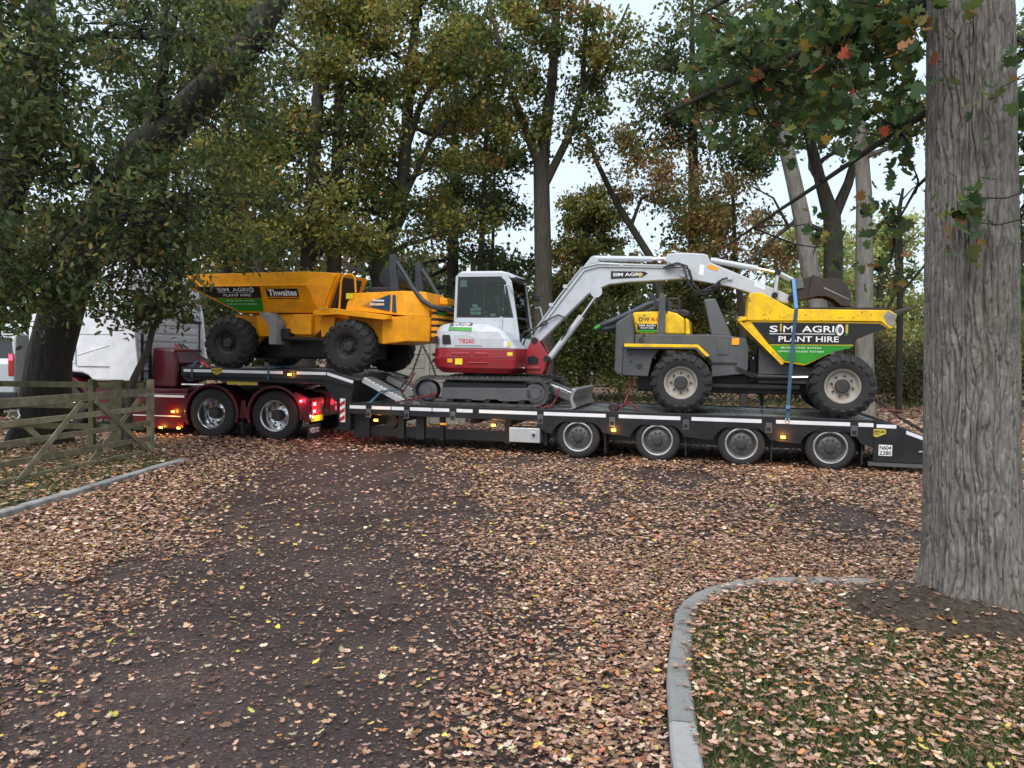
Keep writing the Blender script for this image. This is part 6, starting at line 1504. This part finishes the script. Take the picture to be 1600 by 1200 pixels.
make_tree('oak_tree','large oak with a rugged forking trunk just right of the excavator cab',[(1.0,24,0,.42),(.98,24,1.0,.33),(.92,24,4.4,.28),(.80,24,7.6,.25),(.9,24,8.6,.20),(1.1,24,10.2,.16),(1.3,24,14,.07)],'bark_brown',
    limbs=[[(.80,24,7.5,.16),(.2,23.8,8.9,.12),(-.3,23.6,10.2,.10),(-.9,23.4,12.5,.05)],[(.9,24,7.0,.15),(1.6,23.8,8.4,.12),(2.0,23.7,9.8,.10),(2.1,23.6,12.5,.06)],[(1.95,23.7,9.6,.09),(2.7,23.4,10.8,.06),(3.3,23.2,12.2,.03)]],
    blobs=[(-.6,23.5,10.6,2.0,2.0,1.6,40),(1.2,23.5,11.4,2.2,2.0,1.8,46),(2.6,23.3,10.6,1.2,1.6,1.3,26),(2.0,23.5,8.6,1.0,1.3,.8,16),(.2,23.3,8.4,1.0,1.0,.7,12),(-1.6,23.4,9.2,1.2,1.4,1.0,18)],nleaf=14500,size=0.159,pal=GREEN+[(1.2,(.36,.20,.07)),(1.2,(.28,.22,.06))],seed=28,group=W,sig=0.24)
make_tree('tree','thin leaning tree with sparse brown leaves left of the raised boom',[(5.6,26,0,.17),(5.2,26,3.0,.15),(4.56,26,5.15,.13),(3.45,26,6.84,.11),(2.75,26,8.2,.08),(2.34,26,9.2,.05)],'bark_brown',limbs=[[(3.9,26,6.1,.07),(4.2,25.8,7.0,.05),(5.2,25.6,7.5,.03),(6.2,25.4,8.2,.015)]],blobs=[(4.6,25.6,7.6,1.6,1.2,1.0,26),(3.4,25.8,8.6,1.0,1.0,.7,10)],nleaf=3800,size=0.134,pal=BROWN,seed=29,group=W,sig=0.22)
make_tree('tree','cone shaped dark ivy clad tree above the boom and dipper joint',[(7.1,30,0,.3),(7.0,30,6,.25),(6.8,30,11,.16),(6.65,30,16.5,.05)],'bark_dark',
    blobs=[(7.0,29.6,4.4,2.2,1.8,1.5,40),(7.0,29.6,7.0,1.9,1.6,1.3,30),(6.8,29.6,10.6,2.5,1.8,1.8,60),(6.6,29.6,13.2,1.7,1.5,1.6,40),(5.2,29.6,11.4,1.2,1.2,1.0,16),(8.6,29.6,9.6,1.2,1.2,1.0,16)],nleaf=17000,size=0.195,pal=DARK+[(1,(.09,.09,.03))],seed=30,group=W,sig=0.30)
make_tree('tree','small half bare tree with tan autumn leaves over the dipper arm',[(8.0,26.5,0,.14),(7.9,26.5,3,.12),(7.6,26.5,5,.09),(7.4,26.5,8,.04)],'bark_brown',blobs=[(7.2,26,6.3,1.8,1.2,.6,26),(6.6,26,5.0,1.8,1.2,.6,26),(8.4,26,5.2,1.3,1.0,.7,16),(7.0,26,7.6,1.7,1.0,.5,18)],nleaf=6500,size=0.146,pal=BROWN+[(3,(.13,.12,.035))],seed=31,group=W,sig=0.24)
make_tree('tree','grey trunk leaning left, bending up from behind the digger bucket',[(9.1,22,0,.30),(8.85,22,2.6,.27),(8.42,22,4.33,.25),(8.15,22,5.8,.23),(7.89,22,6.85,.21),(7.5,22,8.3,.20),(6.9,22,9.9,.17),(5.6,22,11.8,.12),(5.0,22,13.5,.06)],'bark_grey',auto=dict(n=9,z=(8.5,13.2),len=2.0,up=.4),nleaf=4200,size=0.146,pal=GREEN,seed=32,group=W)
make_tree('tree','mossy forked trunk between the leaning trunk and the straight grey trunk',[(10.0,24,0,.34),(9.95,24,3,.30),(9.9,24,5.3,.28),(9.83,24,6.15,.26),(9.4,24,7.4,.17),(9.0,24,8.8,.15),(8.7,24,9.6,.13),(8.5,24,12.5,.06)],'bark_brown',limbs=[[(9.85,24,6.1,.20),(10.3,24,7.2,.16),(10.6,24,8.4,.13),(10.8,24,11,.06)],[(9.9,24,5.6,.10),(8.6,23.6,6.0,.08),(7.6,23.3,5.2,.06),(6.6,23,4.2,.03)],[(8.3,23.5,5.8,.05),(7.8,23.4,6.6,.03),(6.9,23.2,7.0,.015)]],auto=dict(n=9,z=(7.5,12),len=2.4,up=.4),nleaf=8000,size=0.159,pal=GREEN,seed=33,group=W)
make_tree('tree','straight smooth grey trunk standing left of the near furrowed trunk',[(9.7,21,0,.27),(9.6,21,1.8,.24),(9.52,21,4.2,.225),(9.45,21,6.3,.20),(9.2,21,8.6,.17),(9.0,21,12.5,.10)],'bark_grey',auto=dict(n=9,z=(7.2,12),len=2.4,up=.3),nleaf=8000,size=0.146,pal=GREEN,seed=34,group=W)
make_tree('tree','thin dead tree with bare twigs between grey trunk and near trunk',[(12.6,25,0,.11),(12.5,25,4.7,.09),(12.4,25,6.6,.07),(12.5,25,7.3,.04)],'bark_dark',limbs=[[(12.42,25,6.5,.03),(12.1,25,6.9,.02),(11.9,25,6.8,.01)],[(12.45,25,6.9,.03),(12.8,25,7.3,.02),(13.1,25,7.5,.01)],[(12.45,25,5.4,.03),(12.9,25,5.8,.02),(13.4,25,6.3,.01)],[(12.5,25,3.9,.05),(13.0,24.8,4.6,.04),(13.8,24.5,5.8,.02)],[(12.5,25,4.2,.05),(12.0,24.8,3.4,.05),(11.2,24.5,2.4,.03)]],nleaf=0,seed=35,group=W)
make_tree('tree','leafy tree filling the strip of sky right of the near trunk',[(15.5,22,0,.3),(15.4,22,5,.24),(15.2,22,12,.1)],'bark_brown',auto=dict(n=20,z=(2.5,11.5),len=3.4,up=.25,sub=5),nleaf=10500,size=0.183,pal=GREEN,seed=36,group=W,sig=0.32)
make_tree('tree','dark tree behind the sapling and white cab fairing',[(-11,24,0,.3),(-11,24,6,.24),(-10.8,24,13,.1)],'bark_dark',auto=dict(n=22,z=(2.5,12.5),len=3.4,up=.2,sub=5),nleaf=15000,size=0.183,pal=DARK,seed=37,group=W,sig=0.32)
make_tree('tree','broad green tree behind the left oaks at the frame edge',[(-16,23,0,.35),(-16,23,6,.28),(-15.8,23,13,.1)],'bark_dark',auto=dict(n=22,z=(2.5,12.5),len=3.8,up=.2,sub=5),nleaf=15000,size=0.195,pal=GREEN,seed=38,group=W,sig=0.36)
make_tree('tree','yellowing bushy tree close behind the raised boom',[(2.9,31,0,.25),(2.9,31,4,.2),(2.9,31,8.2,.06)],'bark_brown',auto=dict(n=24,z=(1.0,8.2),len=2.3,up=.25,sub=5,taper=.6),nleaf=17000,size=0.183,pal=YELLOW+[(3,(.055,.075,.03))],seed=39,group=W,sig=0.29)
make_tree('tree','pale distant tree seen between dead tree and near trunk',[(19,40,0,.3),(19,40,4,.2),(19,40,9,.06)],'bark_brown',auto=dict(n=22,z=(1.5,8.6),len=3.2,up=.3,sub=5,taper=.5),nleaf=10000,size=0.244,pal=PALE,seed=40,group=W,sig=0.36)
make_tree('tree','pale distant tree above the lip of the yellow skip',[(14.6,38,0,.3),(14.6,38,4,.2),(14.6,38,8,.06)],'bark_brown',auto=dict(n=20,z=(1.5,7.6),len=2.8,up=.3,sub=5,taper=.5),nleaf=9000,size=0.244,pal=PALE,seed=41,group=W,sig=0.36)

# ---- shrubs along the fence
def shrub(label, x, y, w, h, pal, n, seed, size=.14):
    rng = np.random.default_rng(seed); k = int(14+w*9)
    make_tree('shrub',label,[(x,y,0,.06),(x+.1,y,h*.4,.05),(x+.05,y,h*.75,.02)],'bark_brown',limbs=[[(x,y,.1,.04),(x+rng.normal(0,.4)*w*.4,y,h*.5,.03),(x+rng.uniform(-1,1)*w*.5,y,h*.8,.01)] for _ in range(5)],
        blobs=[(x-w*.28,y,h*.38,w*.34,.9,h*.36,k),(x+w*.28,y,h*.42,w*.34,.9,h*.38,k),(x,y,h*.64,w*.3,.9,h*.36,k)],nleaf=n,size=size,pal=pal,seed=seed,sig=.34,group='shrubs along the far fence',cat='shrub',twigs=False)
DG = DARK+[(3,(.06,.07,.028))]; RB = [(4,(.085,.085,.040)),(3,(.13,.10,.045)),(3,(.09,.11,.045)),(1.2,(.20,.11,.05))]
shrub('dark shrub behind the white lorry cab fairing',-9.5,30,6,4.5,DG,9000,51)
shrub('dark green shrub under the skip of the orange dumper',-4.6,31,5.5,4.2,DG,9000,52)
shrub('olive shrub behind the excavator cab',-1.0,29.5,4.5,4.2,YELLOW+DG,9000,53)
shrub('dense green shrub in the gap between excavator boom and grey dumper tail',2.8,28.5,4.2,4.6,GREEN,11000,54)
shrub('yellow green shrub behind the engine cover of the grey dumper',6.2,29.5,4.2,4.4,YELLOW,10000,55)
shrub('dark shrub under the back of the yellow skip',9.0,30,4.0,3.6,DG,8000,56)
shrub('reddish brown shrub right of the yellow skip lip',13.2,30.5,5,3.2,RB,10000,57)
shrub('low rusty hedge shrub behind the tail of the trailer',16.8,29.8,4.5,2.8,RB,8000,58)
shrub('green shrub beyond the near trunk at the right edge',21,29,5,4.5,GREEN,8000,59)
shrub('broad green shrub far left behind the oaks',-16,31,7,5,DG,8000,60)

# ---- far wood: reads as one mass
def far_wood():
    rng = np.random.default_rng(70); n = 46000
    x = rng.uniform(-60,75,n); y = rng.uniform(46,62,n)
    top = 6.0+5.5*vnoise(x*.16+3,y*0+1,7)+2.5*vnoise(x*.6,y*.2,8)-np.clip((x-8)/9,0,1)*3.0
    z = top*rng.random(n)**.75
    C = np.stack([x,y,z],-1)
    D = rng.normal(0,1,(n,3)); Nn = rng.normal(0,.8,(n,3)); Nn[:,2] += .7
    pal = [(3,(.05,.07,.03)),(3,(.08,.095,.04)),(2,(.12,.12,.045)),(1,(.17,.12,.05)),(1,(.11,.14,.06))]
    ix = (vnoise(x*.35,z*.5,9)*4.99).astype(int)
    me = np_mesh('far_wood',leaves(C,.62*rng.uniform(.6,1.3,n),HEX,D,Nn),6,palette(rng,n,pal,.25,ix),'foliage')
    o = bpy.data.objects.new('far_wood',me); COL.objects.link(o); tag(o,'distant mass of mixed autumn woodland closing the view','wood',kind='stuff')
far_wood()

# ================================================================== FALLEN LEAVES AND GRASS
LITTER = [(4,(.44,.265,.180)),(4.5,(.31,.175,.115)),(3,(.55,.365,.265)),(4,(.18,.095,.062)),(1.2,(.42,.185,.065)),(.35,(.55,.41,.09)),(.7,(.62,.48,.36)),(.4,(.29,.085,.04)),(1.5,(.10,.055,.04))]
SPARSE = [(3,(.45,.31,.21)),(2,(.54,.44,.28)),(1.2,(.58,.47,.08)),(1.5,(.30,.17,.10)),(1.5,(.17,.10,.07)),(.5,(.46,.44,.12))]
BARE = np.array([(-3.4,16.5),(-2.9,12.5),(-2.3,10.0),(-2.0,8.4),(-1.55,6.0),(-1.5,4.2),(-1.35,3.2),(-1.2,2.0)]); BW = np.array([2.2,1.9,1.45,1.35,1.55,1.5,1.35,1.3])

def density(x, y):
    """how thickly leaves lie: thin where wheels sweep the tarmac, deep along kerbs and under the trees"""
    bx = np.interp(-y, -BARE[:,1], BARE[:,0]); bw = np.interp(-y, -BARE[:,1], BW)
    d = (x-bx)/bw; s = 1/(1+np.exp(-(np.abs(d)-1.02)*4.8))
    n1 = vnoise(x*1.3+7, y*1.3, 21); n2 = vnoise(x*3.6, y*3.6+4, 22); n3 = vnoise((x+y*.35)*2.2, (y-x*.25)*.7, 23)
    patch = np.clip(.06+2.9*(.5*n1+.3*n2+.4*n3-.36), .06, 1.0)
    out = .05+.95*s*patch
    # second, fainter wheel track on the right
    bx2 = np.interp(-y, -np.array([14,11,8.5,6.5,5,3.8]), [4.2,2.2,.75,-.05,-.45,-.7]); out *= 1-.42*np.exp(-((x-bx2)/.42)**2)
    left = np.clip((-3.2-x)/1.2,0,1)*np.clip((y-6.2)/2,0,1); out = np.maximum(out, left*.85*np.clip(.5+n1,0,1))
    near = np.clip((x-.0)/.8,0,1)*np.clip((8.5-y)/3,0,1); out = np.maximum(out, near*.92*np.clip(.45+n2+.3*n1,0,1))
    out *= np.where((np.abs(y-(15.4-.2*x)) < 1.2) & (x < -1.5), .35, 1)
    return np.clip(out, .02, 1)

def scatter(name, label, area, n, outline, size, z, pal, seed, flt=None, mat='fallen_leaf', tilt=.32, curl=.35, zjit=.02):
    rng = np.random.default_rng(seed); x0,x1,y0,y1 = area
    x = rng.uniform(x0,x1,n); y = rng.uniform(y0,y1,n)
    # keep to the cone of view with a margin
    k = np.abs(x) < y*.78+2.2; x, y = x[k], y[k]
    k = rng.random(len(x)) < flt(x,y); x, y = x[k], y[k]; n = len(x)
    C = np.stack([x,y,(z(x,y) if callable(z) else z)+.004+np.abs(rng.normal(0,zjit,n))],-1)
    a = rng.uniform(0,2*np.pi,n); D = np.stack([np.cos(a),np.sin(a),rng.normal(0,.12,n)],-1)
    Nn = rng.normal(0,tilt,(n,3)); Nn[:,2] = 1
    S = size*rng.uniform(.55,1.25,n)
    pal_n = palette(rng,n,pal,.22)
    me = np_mesh(name,leaves(C,S,outline,D,Nn,curl),len(outline),pal_n,mat)
    o = bpy.data.objects.new(name,me); COL.objects.link(o); tag(o,label,'leaves',kind='stuff'); return o

def inpoly(x, y, poly):
    r = np.zeros(len(x),bool); n = len(poly)
    for i in range(n):
        (ax,ay),(bx,by) = poly[i],poly[(i+1)%n]
        c = ((ay > y) != (by > y)) & (x < (bx-ax)*(y-ay)/(by-ay+1e-12)+ax); r ^= c
    return r
KERBZONE = [(.62,-6),(.68,3.1),(.83,4.0),(1.03,4.8),(1.10,5.08),(1.24,5.36),(1.44,5.59),(1.68,5.76),(1.95,5.85),(2.3,5.90),(3.3,5.82),(9,6.2),(14,6),(14,-6)]
drive = lambda x,y: density(x,y)*(~inpoly(x,y,KERBZONE))*(~((x < -5.12)&(y < 12.6)))
scatter('fallen_leaves','thick drift of tan oak leaves on the near part of the drive',(-5.1,8.5,2.4,7.2),210000,LOBE,.045,.006,LITTER,81,lambda x,y: np.clip(drive(x,y)*1.15-.05,.03,1))
scatter('leaf_fragments','crushed brown leaf scraps and twig bits pressed into the drive',(-5.1,8.5,2.4,10.0),170000,QUAD,.024,.004,[(3,(.15,.09,.06)),(3,(.24,.15,.10)),(1,(.40,.28,.19)),(2,(.09,.06,.045))],80,lambda x,y: (.25+.75*drive(x,y))*(~inpoly(x,y,KERBZONE))*(x > -5.1),zjit=.004)
scatter('fallen_leaves','scattered yellow and pale leaves on the bare dark tarmac',(-4.6,1.2,2.4,9.0),1500,MAPLE,.044,.006,SPARSE,82,lambda x,y: .55*(~inpoly(x,y,KERBZONE))*(x > -5.1))
scatter('fallen_leaves','carpet of leaves across the middle of the drive',(-9,14,7.2,13.5),150000,HEX,.056,.006,LITTER,83,lambda x,y: drive(x,y))
scatter('fallen_leaves','leaves lying around and under the trailer and lorry',(-13,18,13.5,19),100000,QUAD,.078,.006,LITTER,84,lambda x,y: np.maximum(drive(x,y),.35)*.9)
scatter('fallen_leaves','leaf covered woodland floor beyond the trailer',(-22,30,19,36),60000,QUAD,.16,.004,LITTER,85,lambda x,y: .35+.6*vnoise(x*.5,y*.5,31),zjit=.03)
isl = lambda x,y: inpoly(x,y,ISLAND)
scatter('fallen_leaves','oak leaves lying on the grass island round the near trunk',(.8,6,2.6,6.0),44000,LOBE,.047,.065,LITTER,86,lambda x,y: isl(x,y)*(.38+.55*np.clip((y-3.6)/2,0,1)*vnoise(x*2.2,y*2.2,33)+.15*(vnoise(x*4,y*4,35)>.5))*(np.hypot((x-3.08)/.80,(y-5.14)/.52)>1))
scatter('fallen_leaves','few leaves caught on the soil mound at the trunk foot',(2.1,4.3,4.35,5.7),700,OAK,.055,mound_z,LITTER,87,lambda x,y: np.ones(len(x))*.8,zjit=.012)
scatter('root_fibres','dark twig and root scraps over the soil mound',(2.1,4.3,4.35,5.7),5000,np.array([(0,0),(.5,.05),(1,0),(.5,-.05)]),.05,mound_z,[(3,(.06,.045,.03)),(2,(.12,.09,.06)),(1,(.2,.15,.1))],94,lambda x,y: np.ones(len(x)),zjit=.012,tilt=.6)
scatter('fallen_leaves','leaves strewn over the verge under the open gate',(-11,-5.3,7.5,14.5),15000,HEX,.075,.045,LITTER,88,lambda x,y: inpoly(x,y,[(-5.40,7.0),(-5.32,8.2),(-5.29,11.9),(-5.6,12.6),(-6.4,13.9),(-14,14.9),(-14,5)])*.8)
# a few leaves on the kerb tops
def kerb_leaves():
    rng = np.random.default_rng(90); P = np.array([(.80,3.6),(.92,4.1),(1.0,4.4),(1.05,4.62),(1.1,4.8),(1.2,5.1),(1.5,5.55),(1.9,5.77),(2.3,5.83),(2.7,5.81),(2.5,5.82),(.86,3.85),(1.02,4.45)])
    n = len(P); C = np.stack([P[:,0]+rng.normal(0,.03,n),P[:,1],np.full(n,.10)],-1); a = rng.uniform(0,6.28,n)
    me = np_mesh('fallen_leaves',leaves(C,.06*rng.uniform(.6,1.2,n),OAK,np.stack([np.cos(a),np.sin(a),a*0],-1),np.tile((0.1,.1,1),(n,1)),.3),16,palette(rng,n,LITTER),'fallen_leaf')
    o = bpy.data.objects.new('fallen_leaves',me); COL.objects.link(o); tag(o,'odd brown leaves lying on top of the right kerb','leaves',kind='stuff')
kerb_leaves()

def grass(name, label, area, n, flt, z, seed, h=.038):
    rng = np.random.default_rng(seed); x0,x1,y0,y1 = area
    x = rng.uniform(x0,x1,n); y = rng.uniform(y0,y1,n); k = rng.random(n) < flt(x,y); x, y = x[k], y[k]; n = len(x)
    hh = h*rng.uniform(.4,1.3,n); a = rng.uniform(0,6.28,n); w = .0035+.002*rng.random(n)
    lean = rng.normal(0,.5,(n,2))*hh[:,None]; dx, dy = np.cos(a)*w, np.sin(a)*w
    V = np.zeros((n,4,3)); zz = np.full(n,z)
    V[:,0] = np.stack([x-dx,y-dy,zz],-1); V[:,1] = np.stack([x+dx,y+dy,zz],-1)
    V[:,2] = np.stack([x+lean[:,0]*.45+dx*.7,y+lean[:,1]*.45+dy*.7,zz+hh*.6],-1); V[:,3] = np.stack([x+lean[:,0],y+lean[:,1],zz+hh],-1)
    pal = [(4,(.075,.105,.032)),(3,(.10,.13,.042)),(2,(.15,.16,.06)),(2,(.24,.20,.10)),(1,(.04,.07,.02))]
    me = np_mesh(name,V,4,palette(rng,n,pal),'grass_blade'); o = bpy.data.objects.new(name,me); COL.objects.link(o); tag(o,label,'grass',kind='stuff')
grass('grass','short green grass showing through leaves on the island by the near trunk',(.85,5.0,2.6,5.7),90000,lambda x,y: isl(x,y)*np.clip(1.5*vnoise(x*1.7+3,y*1.7,41)+.45*np.clip((4.6-y),-1,1)-.45+.25*vnoise(x*6,y*6,42),0,1)*(np.hypot((x-3.08)/.80,(y-5.14)/.52)>1),.055,91)
grass('grass','thin grass on the verge under the open gate',(-9,-5.35,7.5,13.5),16000,lambda x,y: inpoly(x,y,[(-5.40,7.0),(-5.32,8.2),(-5.29,11.9),(-5.6,12.6),(-6.4,13.9),(-14,14.9),(-14,5)])*vnoise(x*1.5,y*1.5,43),.04,92,.08)
# grass tuft edge along the far fence
grass('grass','rough grass growing along the far fence',(-6,26,26.5,33),26000,lambda x,y: np.clip(1.4*vnoise(x*.6,y*.6,44)-.45,0,1),.0,93,.22)
